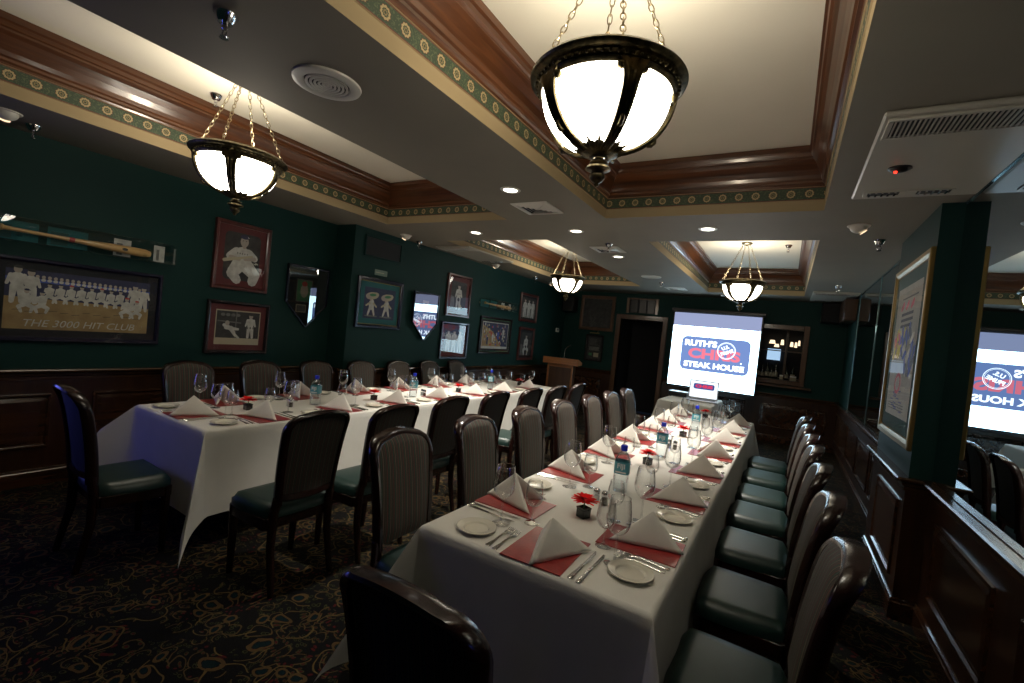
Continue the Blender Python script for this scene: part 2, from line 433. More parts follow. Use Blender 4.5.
def tag(o, label, cat, group=None):
    o['label'] = label; o['category'] = cat
    if group: o['group'] = group
    return o
def thing(name, loc=(0,0,0), rz=0, label=None, cat=None, group=None):
    o = bpy.data.objects.new(name, None); C.objects.link(o)
    o.empty_display_size = .05
    o.location = loc; o.rotation_euler = (0, 0, rz)
    if label: tag(o, label, cat, group)
    return o
def structure(o): o['kind'] = 'structure'; return o
def children(o): return [c for c in bpy.data.objects if c.parent == o]
KIDS = {}
def snapshot(root): KIDS[root.name] = [(c, [g for g in children(c)]) for c in children(root)]
def dup(root, loc, rz, label, cat=None, group=None, scale=None):
    r = root.copy(); C.objects.link(r); r.location = loc; r.rotation_euler = (0, 0, rz)
    if scale: r.scale = (scale,)*3
    r['label'] = label
    if cat: r['category'] = cat
    if group: r['group'] = group
    for c, gs in KIDS.get(root.name, []):
        n = c.copy(); C.objects.link(n); n.parent = r
        for g in gs:
            k = g.copy(); C.objects.link(k); k.parent = n
    return r
class Kind:
    """first call moves the original, later calls copy it"""
    def __init__(s, root): s.root = root; s.used = False; snapshot(root)
    def place(s, loc, rz, label, group=None, scale=None):
        if not s.used:
            s.used = True; o = s.root; o.location = loc; o.rotation_euler = (0, 0, rz); o['label'] = label
            if group: o['group'] = group
            if scale: o.scale = (scale,)*3
            return o
        return dup(s.root, loc, rz, label, group=group, scale=scale)

def sweep(mb, path, prof, closed=False, ms=None, vofs=0):
    """profile (out, z) swept along a plan path; out goes to the left of travel"""
    n = len(path); rows = []; dist = 0
    for i in range(n):
        p = Vector(path[i])
        if closed or 0 < i < n-1:
            d1 = (Vector(path[i])-Vector(path[i-1])).normalized(); d2 = (Vector(path[(i+1)%n])-Vector(path[i])).normalized()
        elif i == 0: d1 = d2 = (Vector(path[1])-Vector(path[0])).normalized()
        else: d1 = d2 = (Vector(path[i])-Vector(path[i-1])).normalized()
        n1 = Vector((-d1.y, d1.x)); n2 = Vector((-d2.y, d2.x))
        k = (n1+n2)/max(.2, 1+n1.dot(n2))
        rows.append([(p.x+k.x*o, p.y+k.y*o, z) for o, z in prof])
    segs = [(i, (i+1) % n) for i in range(n if closed else n-1)]
    for a, b in segs:
        ln = (Vector(path[b])-Vector(path[a])).length
        vv = 0
        for j in range(len(prof)-1):
            h = math.dist(prof[j], prof[j+1])
            mi = ms[j] if ms else 0
            if mi == -1: vv += h; continue
            m_use = mi
            if isinstance(mi, tuple):
                dx = abs(path[b][0]-path[a][0]); dy = abs(path[b][1]-path[a][1]); m_use = mi[0] if dx > dy else mi[1]
            mb.poly([rows[a][j], rows[b][j], rows[b][j+1], rows[a][j+1]], m_use,
                    [(dist, 0), (dist+ln, 0), (dist+ln, h), (dist, h)])
            vv += h
        dist += ln
    if not closed:
        mb.poly(rows[0], ms[0] if ms and not isinstance(ms[0], tuple) else 0); mb.poly(rows[-1][::-1], ms[0] if ms and not isinstance(ms[0], tuple) else 0)

# ------------------------------------------------------------------ room dimensions
XR, XP, XL, XL2 = .850, .731, -4.87, -4.54
YN, YB = -1.3, 9.96
YP0, YP1, YJ = 3.83, 5.0, 3.77
ZC, ZU = 2.628, 3.05
CAP = .90

# floor
mb = MB(); mb.poly([(XL-.1, YN-.1, 0), (XR+.1, YN-.1, 0), (XR+.1, YB+.6, 0), (XL-.1, YB+.6, 0)])
structure(mb.build('floor', 'carpet', smooth=False))

# walls
def slab(name, a, b, mat='wall'):
    mb = MB(); mb.box(a, b); return structure(mb.build(name, mat, smooth=False))
slab('wall_left', (XL-.12, YN-.12, 0), (XL, YJ, ZC))
mb = MB(); mb.box((XL-.12, YJ, 0), (XL2, YB+.12, ZC)); structure(mb.build('wall_left_far', 'wall', smooth=False))
slab('wall_near', (XL, YN-.12, 0), (XR, YN, ZC))
mb = MB(); mb.box((XL, -.05, .65), (XL+.012, .65, 1.45)); structure(mb.build('window_5', 'added_pane', smooth=False))  # unseen glowing pane, added to throw blue light on the left tablecloth
mb = MB()
for a, b in (((-.13, .57), (.73, .65)), ((-.13, 1.45), (.73, 1.53)), ((-.13, .65), (-.05, 1.45)), ((.65, .65), (.73, 1.45)), ((.285, .65), (.315, 1.45)), ((-.05, 1.035), (.285, 1.065)), ((.315, 1.035), (.65, 1.065))):
    mb.box((XL, a[0], a[1]), (XL+.035, b[0], b[1]), bev=.004)
structure(mb.build('trim_60', 'oak'))  # casing and bars added round the unseen light pane
mb = MB(); mb.box((XR, YN-.12, 0), (XR+.12, YB+.12, ZC)); structure(mb.build('wall_right', 'wall', smooth=False))
mb = MB(); mb.box((XP, YP0, 0), (XR, YP1, ZC)); structure(mb.build('wall_pillar', 'wall', smooth=False))
# back wall with the doorway, the bar opening and the shuttered opening
mb = MB()
DX0, DX1, DZ = -3.19, -2.29, 2.07
BX0, BX1, BZ0, BZ1 = -.52, .22, 1.17, 2.10
mb.box((XL2, YB, 0), (DX0, YB+.12, ZC)); mb.box((DX0, YB, DZ), (DX1, YB+.12, ZC)); mb.box((DX1, YB, 0), (BX0, YB+.12, ZC))
mb.box((BX0, YB, 0), (BX1, YB+.12, BZ0)); mb.box((BX0, YB, BZ1), (BX1, YB+.12, ZC)); mb.box((BX1, YB, 0), (XR, YB+.12, ZC))
structure(mb.build('wall_back', 'wall', smooth=False))
# dark passage behind the doorway
mb = MB(); d = .9
mb.box((DX0-.1, YB+.12, 0), (DX0, YB+d, DZ+.2)); mb.box((DX1, YB+.12, 0), (DX1+.1, YB+d, DZ+.2)); mb.box((DX0-.1, YB+d, 0), (DX1+.1, YB+d+.05, DZ+.2)); mb.box((DX0-.1, YB+.12, DZ+.02), (DX1+.1, YB+d, DZ+.2))
structure(mb.build('wall_passage', 'void', smooth=False))

# ceiling: soffit with four openings, each with a raised cream field
COF = {'near right': (-1.49, .118, -.55, 3.90), 'near left': (-4.08, -2.46, -.55, 3.82), 'far left': (-3.92, -2.46, 4.70, 8.62), 'far right': (-1.355, .140, 4.85, 9.05)}
xs = sorted({XL-.12, XR+.12} | {c[0] for c in COF.values()} | {c[1] for c in COF.values()})
ys = sorted({YN-.12, YB+.12} | {c[2] for c in COF.values()} | {c[3] for c in COF.values()})
mb = MB()
for x0, x1 in zip(xs, xs[1:]):
    for y0, y1 in zip(ys, ys[1:]):
        cx, cy = (x0+x1)/2, (y0+y1)/2
        if any(c[0] < cx < c[1] and c[2] < cy < c[3] for c in COF.values()): continue
        mb.poly([(x0, y0, ZC), (x0, y1, ZC), (x1, y1, ZC), (x1, y0, ZC)])
structure(mb.build('ceiling', 'soffit', smooth=False, fix=False))
mb = MB(); mb.box((XL-.2, YN-.2, ZU+.001), (XR+.2, YB+.2, ZU+.1))
structure(mb.build('ceiling_upper', 'cream', smooth=False))
# coffer casing: tan strip, painted border, stained crown
prof = [(0, ZC), (0, ZC+.075), (.006, ZC+.078), (.006, ZC+.168), (.012, ZC+.170), (.016, ZC+.182), (.030, ZC+.190), (.030, ZC+.205), (.040, ZC+.215), (.046, ZC+.24),
        (.060, ZC+.275), (.082, ZC+.315), (.100, ZC+.335), (.100, ZC+.348), (.112, ZC+.354), (.118, ZC+.375), (.130, ZC+.385), (.130, ZU)]
ms = [0, 2, 1] + [(3, 4)]*(len(prof)-4)
ms = [0, 0, 1, 0] + [(2, 3)]*(len(prof)-5)
for i, (k, (x0, x1, y0, y1)) in enumerate(COF.items()):
    mb = MB(); sweep(mb, [(x0, y0), (x1, y0), (x1, y1), (x0, y1)], prof, True, ms)
    structure(mb.build('trim_%d' % (i+1), ['tan', 'border', 'crown', 'crown_y'], smooth=True, angle=50, fix=False))

# wainscot: slab, panels, base and cap rail
right_path = [(XR, YN), (XR, YP0), (XP, YP0), (XP, YP1), (XR, YP1), (XR, YB)]
back_path1 = [(XR, YB), (DX1+.11, YB)]
back_path2 = [(DX0-.11, YB), (XL2, YB)]
left_path = [(XL2, YB), (XL2, YJ), (XL, YJ), (XL, YN)]
cap_prof = [(0, CAP-.085), (.020, CAP-.085), (.020, CAP-.060), (.032, CAP-.052), (.034, CAP-.035), (.045, CAP-.028), (.062, CAP-.022), (.066, CAP-.010), (.060, CAP), (0, CAP)]
base_prof = [(0, 0), (.028, 0), (.028, .105), (.022, .112), (.020, .125), (.012, .132), (.012, .14), (0, .14)]
skin_prof = [(0, 0), (.010, 0), (.010, CAP-.02), (0, CAP-.02)]
tn = 5
paths = {'right': right_path, 'back': back_path1, 'back_left': back_path2, 'left': left_path}
for side, p in paths.items():
    mb = MB(); sweep(mb, p, skin_prof); structure(mb.build('trim_%d' % tn, 'panel', smooth=False, fix=False)); tn += 1
    mb = MB(); sweep(mb, p, cap_prof); structure(mb.build('trim_%d' % tn, 'rail_gloss', angle=30, fix=False)); tn += 1
    mb = MB(); sweep(mb, p, base_prof); structure(mb.build('baseboard_' + side, 'panel_rail', angle=30, fix=False))
def raised_panel(mb, frame, u0, u1, z0=.265, z1=.705):
    """moulded panel on a wall; frame maps (u, out, z) to world"""
    o0 = .010
    rects = [(0, o0), (.004, o0+.014), (.016, o0+.016), (.026, o0+.004), (.034, o0+.003), (.06, o0+.010)]
    rows = []
    for ins, o in rects:
        rows.append([frame(u, o, z) for u, z in ((u0+ins, z0+ins), (u1-ins, z0+ins), (u1-ins, z1-ins), (u0+ins, z1-ins))])
    for a, b in zip(rows, rows[1:]):
        for k in range(4): mb.poly([a[k], a[(k+1) % 4], b[(k+1) % 4], b[k]])
    mb.poly(rows[-1])
def panels(frame, spans, z0=.265, z1=.705):
    global tn
    mb = MB()
    for a, b in spans: raised_panel(mb, frame, a, b, z0, z1)
    structure(mb.build('trim_%d' % tn, 'panel_rail', angle=25)); tn += 1
panels(lambda u, o, z: (XR-o, u, z), [(-1.1, -.1), (.15, 1.15), (1.4, 2.45), (2.72, 3.60), (5.14, 5.95), (6.1, 6.95), (7.1, 7.95), (8.1, 8.95), (9.1, 9.8)], .255, .705)
panels(lambda u, o, z: (XP-o, u, z), [(YP0+.12, YP1-.3)], .22, .725)
panels(lambda u, o, z: (u, YB-o, z), [(-.35, .7), (-1.6, -.6), (-4.4, -3.5)])
panels(lambda u, o, z: (XL+o, u, z), [(-1.2, -.2), (.0, 1.30), (1.55, 2.55), (2.75, 3.65)], .29, .71)
panels(lambda u, o, z: (XL2+o, u, z), [(3.9, 5.0), (5.2, 6.3), (6.5, 7.6), (7.8, 8.9), (9.0, 9.8)], .29, .71)

# mirror panels on the right wall, above the cap rail
MZ0, MZ1 = CAP+.005, ZC-.004
mi = 1
for y0, y1 in ((YN+.02, 1.2), (1.206, YP0-.004), (YP1+.004, 6.73), (6.745, 8.5)):
    mb = MB(); mb.box((XR-.008, y0, MZ0), (XR-.001, y1, MZ1))
    structure(mb.build('window_%d' % mi, 'mirror', smooth=False)); mi += 1
for y in (6.7375, 8.51):
    mb = MB(); mb.box((XR-.014, y-.010, MZ0), (XR-.001, y+.010, MZ1), bev=.003)
    structure(mb.build('trim_%d' % tn, 'mirror_seam')); tn += 1
mb = MB(); mb.box((XR-.016, YP1, MZ1-.012), (XR-.001, 8.52, MZ1+.003)); mb.box((XR-.016, YN, MZ1-.010), (XR-.001, YP0, MZ1+.003))
structure(mb.build('trim_%d' % tn, 'mirror_seam')); tn += 1

# doorway casing, lifted panel above it, ledge and casing of the bar opening
def casing(name, x0, x1, z0, z1, w, d=.03, mat='oak', bottom=True, parent=None, y=YB):
    mb = MB()
    mb.box((x0-w, y-d, z0-(w if bottom else 0)), (x0, y+.10, z1+w), bev=.006)
    mb.box((x1, y-d, z0-(w if bottom else 0)), (x1+w, y+.10, z1+w), bev=.006)
    mb.box((x0, y-d, z1), (x1, y+.10, z1+w), bev=.006)
    if bottom: mb.box((x0, y-d, z0-w), (x1, y+.10, z0), bev=.006)
    return mb.build(name, mat, parent)
structure(casing('door_1', DX0+.0, DX1-.0, 0, DZ, .10, bottom=False))
w2 = structure(casing('window_6', BX0, BX1, BZ0, BZ1, .085))
mb = MB(); mb.box((BX0-.14, YB-.12, BZ0-.135), (BX1+.20, YB, BZ0-.095), bev=.008); structure(mb.build('trim_%d' % tn, 'oak')); tn += 1

# ------------------------------------------------------------------ pendant lamps
def make_pendant():
    t = thing('pendant_lamp', label='x', cat='pendant lamp')
    # origin: centre of the rim plane; hangs from z = top
    RR = .285
    rim = MB()
    prof = [(.236, -.030), (.244, -.040), (.254, -.034), (.258, -.026), (.252, -.020), (.268, -.010), (.262, -.006), (.276, .002), (.287, .006), (.291, .016), (.286, .024), (.272, .028), (.266, .036), (.252, .036), (.236, .020), (.236, -.030)]
    rim.lathe(prof, 56)
    for k in range(64):   # beading
        a = 2*PI*k/64; c = (.264*math.cos(a), .264*math.sin(a), -.015)
        rim.lathe([(0, -.007), (.0055, -.003), (.0055, .003), (0, .007)], 5, c)
    rim.build('rim', 'bronze', t, angle=50)
    bowl = MB()
    bp = [(.240, -.012)] + [(.240*math.cos(a)**.92, -.025-.235*math.sin(a)) for a in [i*PI/2/12 for i in range(1, 12)]] + [(.015, -.260)]
    bowl.lathe(bp, 48); bowl.build('bowl', 'bowl', t)
    for k in range(5):
        a0 = R(72*k+95)
        ca, sa = math.cos(a0), math.sin(a0)
        rb = MB()
        pts = []
        for i in range(13):
            a = i*PI/2/12.5
            r = .243*max(.0001, math.cos(a))**.92+.006; z = -.022-.243*math.sin(a)
            pts.append((r, z))
        # flat fluted strap: width shrinks to the bottom
        rows = []
        for i, (r, z) in enumerate(pts):
            w = .030-.014*i/12
            if i < 3: w += .020*(1-i/3)**2
            row = []
            for q, h in ((-1, 0), (-1, .009), (-.62, .013), (-.35, .006), (0, .014), (.35, .006), (.62, .013), (1, .009), (1, 0)):
                rr = r+h*.9
                row.append((rr*ca-q*w*sa, rr*sa+q*w*ca, z-h*.5))
            rows.append(row)
        rb.grid(rows)
        # scroll cap under the rim and the little hook midway
        for sgn in (-1, 1):
            cpt = (.243*ca-sgn*.040*sa, .243*sa+sgn*.040*ca, -.050)
            rb.lathe([(0, -.016), (.012, -.010), (.016, 0), (.012, .010), (0, .016)], 8, cpt)
        r, z = pts[7]
        hk = [((r+d)*ca, (r+d)*sa, z+e) for d, e in ((.004, -.012), (.018, -.012), (.030, .0), (.030, .014), (.020, .018))]
        rb.tube(hk, [.009, .009, .008, .008, .009], 7)
        rb.build('rib', 'bronze', t, angle=60)
    # acanthus cup
    cup = MB()
    n = 150; rows = []
    for i in range(7):
        u = i/6
        row = []
        for k in range(n):
            a = 2*PI*k/n
            lobe = abs(math.sin(a*7.5))
            r = .022+u*.092 + .004*u*math.cos(a*45)
            z = -.282+u*u*.028+u*.022+(.016*lobe*u if i > 3 else 0)
            row.append((r*math.cos(a), r*math.sin(a), z))
        rows.append(row)
    cup.grid(rows, closed_u=True)
    o = cup.build('leaf_cup', 'bronze', t, angle=70, solid=.004)
    fin = MB()
    fin.lathe([(.0, -.268), (.024, -.268), (.026, -.272), (.018, -.278), (.020, -.29), (.034, -.298), (.036, -.304), (.022, -.310), (.026, -.316), (.046, -.320), (.048, -.328), (.030, -.336),
               (.020, -.340), (.029, -.350), (.030, -.362), (.020, -.376), (.008, -.384), (.011, -.389), (.006, -.396), (0, -.398)], 18)
    fin.build('finial', 'bronze', t, angle=60)
    bp = bpy.data.lights.new('bulb_light', 'POINT'); bp.energy = BULB; bp.color = (1, .84, .62); bp.shadow_soft_size = .07
    bl = bpy.data.objects.new('bulb_light', bp); C.objects.link(bl); bl.parent = t; bl.location = (0, 0, .035)
    return t
def chain_set(t, top):
    """four chains from the rim to the ceiling plate, and the plate"""
    for k in range(4):
        a = R(90*k+30)
        p0 = Vector((.262*math.cos(a), .262*math.sin(a), .03)); p1 = Vector((.045*math.cos(a), .045*math.sin(a), top-.03))
        ch = MB(); d = p1-p0; n = int(d.length/.030)
        d.normalize()
        s1 = d.cross(Vector((0, 0, 1))).normalized(); s2 = d.cross(s1).normalized()
        for i in range(n):
            c = p0+(p1-p0)*((i+.5)/n); s = s1 if i % 2 else s2
            pts = [c+d*(.020*math.cos(q*PI/5))+s*(.0095*math.sin(q*PI/5)) for q in range(10)]
            ch.tube(pts, .0024, 5, closed=True)
        ch.build('chain', 'chain', t)
    pl = MB(); pl.lathe([(0, top-.045), (.010, top-.045), (.012, top-.03), (.050, top-.026), (.066, top-.012), (.070, top), (0, top)], 24)
    pl.build('ceiling_plate', 'chain', t)
pend = make_pendant()
chain_set(pend, (ZU-2.505)/.93)
pend.scale = (1, 1, .93)
snapshot(pend)
spots = [(-.685, 1.66, 'bronze bowl pendant lamp above the near end of the right table'),
         (-3.25, 1.70, 'bronze bowl pendant lamp above the near end of the left table'),
         (-3.19, 6.95, 'bronze bowl pendant lamp above the far end of the left table'),
         (-.61, 6.9, 'bronze bowl pendant lamp in the far coffer in front of the screen')]
for i, (x, y, lab) in enumerate(spots):
    if i == 0: pend.location = (x, y, 2.505); pend['label'] = lab; pend['group'] = 'bowl pendant lamps'; pend['category'] = 'pendant lamp'
    else: dup(pend, (x, y, 2.505), (0, R(11), R(20), R(-5))[i], lab, group='bowl pendant lamps')

# ------------------------------------------------------------------ ceiling fittings
def make_downlight():
    t = thing('recessed_downlight', label='x', cat='downlight')
    mb = MB(); mb.lathe([(.052, .0), (.056, -.006), (.074, -.006), (.080, 0), (.052, 0)], 32); mb.build('trim_ring', 'white_plastic', t)
    mb = MB(); mb.lathe([(0, -.003), (.052, -.003), (.052, 0)], 28); mb.build('lens', 'lens', t)
    ld = bpy.data.lights.new('beam', 'SPOT'); ld.energy = DOWN; ld.color = (1, .93, .82); ld.spot_size = R(84); ld.spot_blend = .7; ld.shadow_soft_size = .04
    lo = bpy.data.objects.new('beam', ld); C.objects.link(lo); lo.parent = t; lo.location = (0, 0, -.012)
    return t
kd = Kind(make_downlight())
for x, y, lab in ((-1.935, 3.01, 'round recessed downlight nearest the camera beside the square vent'), (-3.17, 4.30, 'round recessed downlight nearest the picture wall'),
                  (-1.95, 4.33, 'round recessed downlight middle of three behind the square vent'), (-.71, 4.36, 'round recessed downlight between the two right coffers'),
                  (-1.95, 5.69, 'round recessed downlight just beyond the second square vent')):
    kd.place((x, y, ZC), 0, lab, 'recessed downlights in the soffit')

def make_square_vent():
    t = thing('ceiling_vent', label='x', cat='vent')
    h = .17
    mb = MB()
    for k, (a, z0, z1) in enumerate(((h, 0, -.012), (h-.025, -.012, -.018))): pass
    prof = [(h, 0), (h, -.008), (h-.03, -.014), (h-.036, -.004)]
    pts = lambda r, z: [(-r, -r, z), (r, -r, z), (r, r, z), (-r, r, z)]
    for (a, za), (b, zb) in zip(prof, prof[1:]):
        A, B = pts(a, za), pts(b, zb)
        for k in range(4): mb.poly([A[k], A[(k+1) % 4], B[(k+1) % 4], B[k]])
    mb.build('frame', 'white_plastic', t, smooth=False)
    mb = MB(); mb.poly(pts(h-.034, -.001)); mb.build('throat', 'dark_slot', t, smooth=False)
    for i in range(4):
        r0 = .128-.032*i; mb = MB()
        A, B = pts(r0, -.004), pts(r0-.022, -.016)
        for k in range(4): mb.poly([A[k], A[(k+1) % 4], B[(k+1) % 4], B[k]])
        mb.build('louvre', 'white_plastic', t, smooth=False, solid=.002)
    return t
kv = Kind(make_square_vent())
for x, y, lab in ((-1.96, 3.50, 'square louvred ceiling vent behind the nearest downlight'), (-1.93, 5.25, 'square louvred ceiling vent beside a sprinkler in mid soffit'), (-1.85, 8.75, 'square louvred ceiling vent farthest back near the screen')):
    kv.place((x, y, ZC), 0, lab, 'square ceiling vents')
def make_round_vent():
    t = thing('round_air_diffuser', label='x', cat='vent')
    mb = MB(); mb.lathe([(.155, 0), (.152, -.008), (.120, -.016), (.106, -.012), (.100, -.002)], 48); mb.build('outer_ring', 'white_plastic', t)
    mb = MB(); mb.lathe([(0, -.001), (.102, -.001)], 32); mb.build('throat', 'dark_slot', t)
    for i in range(5):
        r = .094-.018*i; mb = MB(); mb.lathe([(r, -.003), (r+.002, -.013), (r-.008, -.014), (r-.010, -.010)], 40); mb.build('vane', 'white_plastic', t)
    mb = MB(); mb.lathe([(0, -.016), (.010, -.014), (.012, -.004)], 14); mb.build('hub', 'white_plastic', t)
    return t
kr = Kind(make_round_vent())
kr.place((-1.98, 1.40, ZC), 0, 'large round ringed air diffuser in the near soffit', 'round air diffusers')
kr.place((-1.95, 7.35, ZC), 0, 'round air diffuser far back in the soffit near the screen', 'round air diffusers')
def make_sprinkler():
    t = thing('sprinkler_head', label='x', cat='sprinkler')
    mb = MB(); mb.lathe([(.034, 0), (.034, -.004), (.024, -.022), (.020, -.030), (0, -.030)], 20); mb.build('cup', 'chrome', t)
    mb = MB(); mb.lathe([(.008, -.028), (.009, -.046), (.006, -.048)], 10)
    for s in (-1, 1): mb.tube([(s*.007, 0, -.044), (s*.013, 0, -.056), (s*.004, 0, -.070)], .0022, 6)
    mb.lathe([(.003, -.068), (.014, -.071), (.013, -.074), (0, -.074)], 12); mb.build('nozzle', 'chrome', t)
    return t
ks = Kind(make_sprinkler())
for x, y, z, lab in ((-1.92, .91, ZC, 'chrome sprinkler head nearest the camera on the soffit'), (-1.81, 4.93, ZC, 'chrome sprinkler head beside the second square vent'), (-1.93, 7.98, ZC, 'chrome sprinkler head far back on the soffit'),
                     (-4.60, 1.03, ZC, 'chrome sprinkler head above the framed bat and team picture'), (.562, 4.86, ZC, 'chrome sprinkler head beside the wall mirror and gilt poster'), (-4.40, 4.72, ZC, 'chrome sprinkler head over the picture wall by the wall grille'),
                     (-3.75, 1.76, ZU, 'chrome sprinkler head inside the near left coffer'), (-.13, 7.04, ZU, 'chrome sprinkler head inside the coffer near the screen'), (-3.80, 5.9, ZU, 'chrome sprinkler head inside the far left coffer'),
                     (.50, 7.7, ZC, 'chrome sprinkler head on the soffit before the corner speaker'), (-4.3, 7.9, ZC, 'chrome sprinkler head near the far end of the picture wall')):
    ks.place((x, y, z), 0, lab, 'sprinkler heads', scale=1.25)
def make_washer():
    t = thing('eyeball_spotlight', label='x', cat='spotlight')
    mb = MB(); mb.lathe([(.075, 0), (.072, -.006), (.060, -.008)], 28); mb.build('flange', 'white_plastic', t)
    mb = MB()
    rows = []
    for i in range(8):
        a = i/7*R(78)
        rows.append([(.058*math.cos(a)*math.cos(2*PI*k/24), .058*math.cos(a)*math.sin(2*PI*k/24), -.006-.050*math.sin(a)) for k in range(24)])
    mb.grid(rows, closed_u=True); mb.face(range(7*24, 8*24)); mb.build('eyeball', 'white_plastic', t)
    mb = MB()
    c = Vector((.026, -.0, -.040)); nrm = Vector((.6, 0, -.8)).normalized(); a1 = Vector((0, 1, 0)); a2 = nrm.cross(a1)
    mb.poly([c+nrm*.012+a1*.028*math.cos(q*PI/8)+a2*.028*math.sin(q*PI/8) for q in range(16)])
    mb.build('lamp_face', 'warm_lens', t)
    return t
kw = Kind(make_washer())
for x, y, rz, lab in ((.367, 4.37, 0, 'white eyeball spotlight aimed at the gilt framed poster'), (-4.29, 4.35, PI, 'white eyeball spotlight above the wall grille'), (-4.31, 6.5, PI, 'white eyeball spotlight above the middle of the picture wall'),
                      (-4.45, .87, PI, 'white eyeball spotlight above the framed bat'), (-4.28, 8.6, PI, 'white eyeball spotlight near the far end of the picture wall')):
    kw.place((x, y, ZC), rz, lab, 'eyeball spotlights')

def make_cassette(w, l):
    t = thing('air_conditioning_cassette', label='x', cat='air conditioner')
    mb = MB(); mb.box((0, 0, -.022), (w, l, 0), bev=.008); mb.build('panel', 'grey_metal', t, smooth=False)
    mb = MB()
    x0, x1, y0, y1 = .04, w-.04, .05, .22
    for a, b in (((x0-.02, y0-.02), (x1+.02, y0)), ((x0-.02, y1), (x1+.02, y1+.02)), ((x0-.02, y0), (x0, y1)), ((x1, y0), (x1+.02, y1))):
        mb.box((a[0], a[1], -.032), (b[0], b[1], -.022), bev=.002)
    fr = mb.build('grille_frame', 'grey_metal', t)
    mb = MB(); mb.poly([(x0, y0, -.0225), (x1, y0, -.0225), (x1, y1, -.0225), (x0, y1, -.0225)]); mb.build('grille_throat', 'dark_slot', t, smooth=False)
    mb = MB(); n = int((x1-x0)/.016)
    for i in range(n): xx = x0+(i+.5)*(x1-x0)/n; mb.box((xx-.0028, y0, -.031), (xx+.0028, y1, -.024))
    mb.build('grille_bars', 'grey_metal', t, smooth=False)
    # outlet slot at the far edge with two groups of fins
    mb = MB(); mb.box((.05, l-.15, -.027), (w-.12, l-.06, -.022), bev=.002); mb.build('outlet_plate', 'grey_metal', t)
    for gx in (.07, .30):
        if gx+.17 > w: continue
        mb = MB(); mb.box((gx, l-.135, -.0285), (gx+.15, l-.08, -.027)); g = mb.build('outlet_throat', 'dark_slot', t)
        mb = MB()
        for i in range(5): mb.box((gx+.006+i*.03, l-.137, -.034), (gx+.016+i*.03, l-.078, -.0285))
        mb.build('outlet_fins', 'chrome', t, smooth=False)
    return t
ca = make_cassette(XR-.245-.02, 1.18); ca.location = (.245, 2.42, ZC); ca['label'] = 'grey air conditioning cassette in the soffit beside the near mirror'; ca['group'] = 'air conditioning cassettes'; snapshot(ca)
cb = dup(ca, (-4.36, 5.0, ZC), 0, 'grey air conditioning cassette in the soffit over the picture wall')
cc = dup(ca, (.235, 8.35, ZC), 0, 'grey air conditioning cassette in the soffit near the corner speaker')
# motion sensor on the near cassette
t = thing('motion_sensor', (.40, 3.06, ZC-.022), 0, 'small black motion sensor with a red light on the near cassette', 'sensor')
mb = MB(); mb.lathe([(.038, 0), (.040, -.008), (.024, -.020), (.010, -.026), (0, -.026)], 20, sx=1.3); mb.build('housing', 'black', t)
mb = MB(); mb.lathe([(0, -.034), (.006, -.031), (.008, -.026), (.008, -.022)], 10, (-.018, -.01, 0)); mb.build('indicator', 'red_led', t)
# small smoke detectors at the far edge of the soffit
kdm = None
def make_detector():
    t = thing('smoke_detector', label='x', cat='smoke detector')
    mb = MB(); mb.lathe([(.055, 0), (.054, -.016), (.040, -.030), (.020, -.034), (0, -.034)], 24); mb.build('body', 'white_plastic', t)
    mb = MB(); mb.lathe([(0, -.038), (.008, -.036), (.010, -.032)], 10); mb.build('button', 'dark_slot', t)
    return t
kdm = Kind(make_detector())
kdm.place((-1.12, 9.35, ZC), 0, 'round white smoke detector above the projection screen')

# ------------------------------------------------------------------ banquet chairs
def backmap(u, v, off=0.0):
    """u across (m), v 0..1 up the back; off is towards the sitter. Returns x,y,z (sitter faces +y)"""
    z = .50+v*.495
    lean = -.20-.030*v-.050*v*v-.02*max(0, v-.75)
    curve = .020*(1-(u/.23)**2)      # the back wraps a little round the sitter
    y = lean-curve+off
    return (u, y, z-off*.12)
def halfw(v): return .178+.028*v
def outline(n=14, inset=0.0, v0=0.0):
    """half outline points (u,v) going up the right side over a rounded, arched top to the left"""
    pts = []
    W = halfw(1)-inset; rc = .085-inset*.5
    H = .495
    for i in range(9): v = v0+(1-rc/H-v0-.035)*i/8; pts.append((halfw(v)-inset, v))
    vb = pts[-1][1]; wb = pts[-1][0]
    for i in range(1, n//2+1):
        a = i/(n//2)*PI/2
        pts.append((wb-rc+rc*math.cos(a), vb+rc/H*math.sin(a)))
    vt = pts[-1][1]; ut = pts[-1][0]
    for i in range(1, 6):
        u = ut*(1-i/5); pts.append((u, vt+(.030-inset*.25/H*0)*(1-(u/ut)**2)))
    left = [(-u, v) for u, v in pts[:-1]][::-1]
    return pts+left
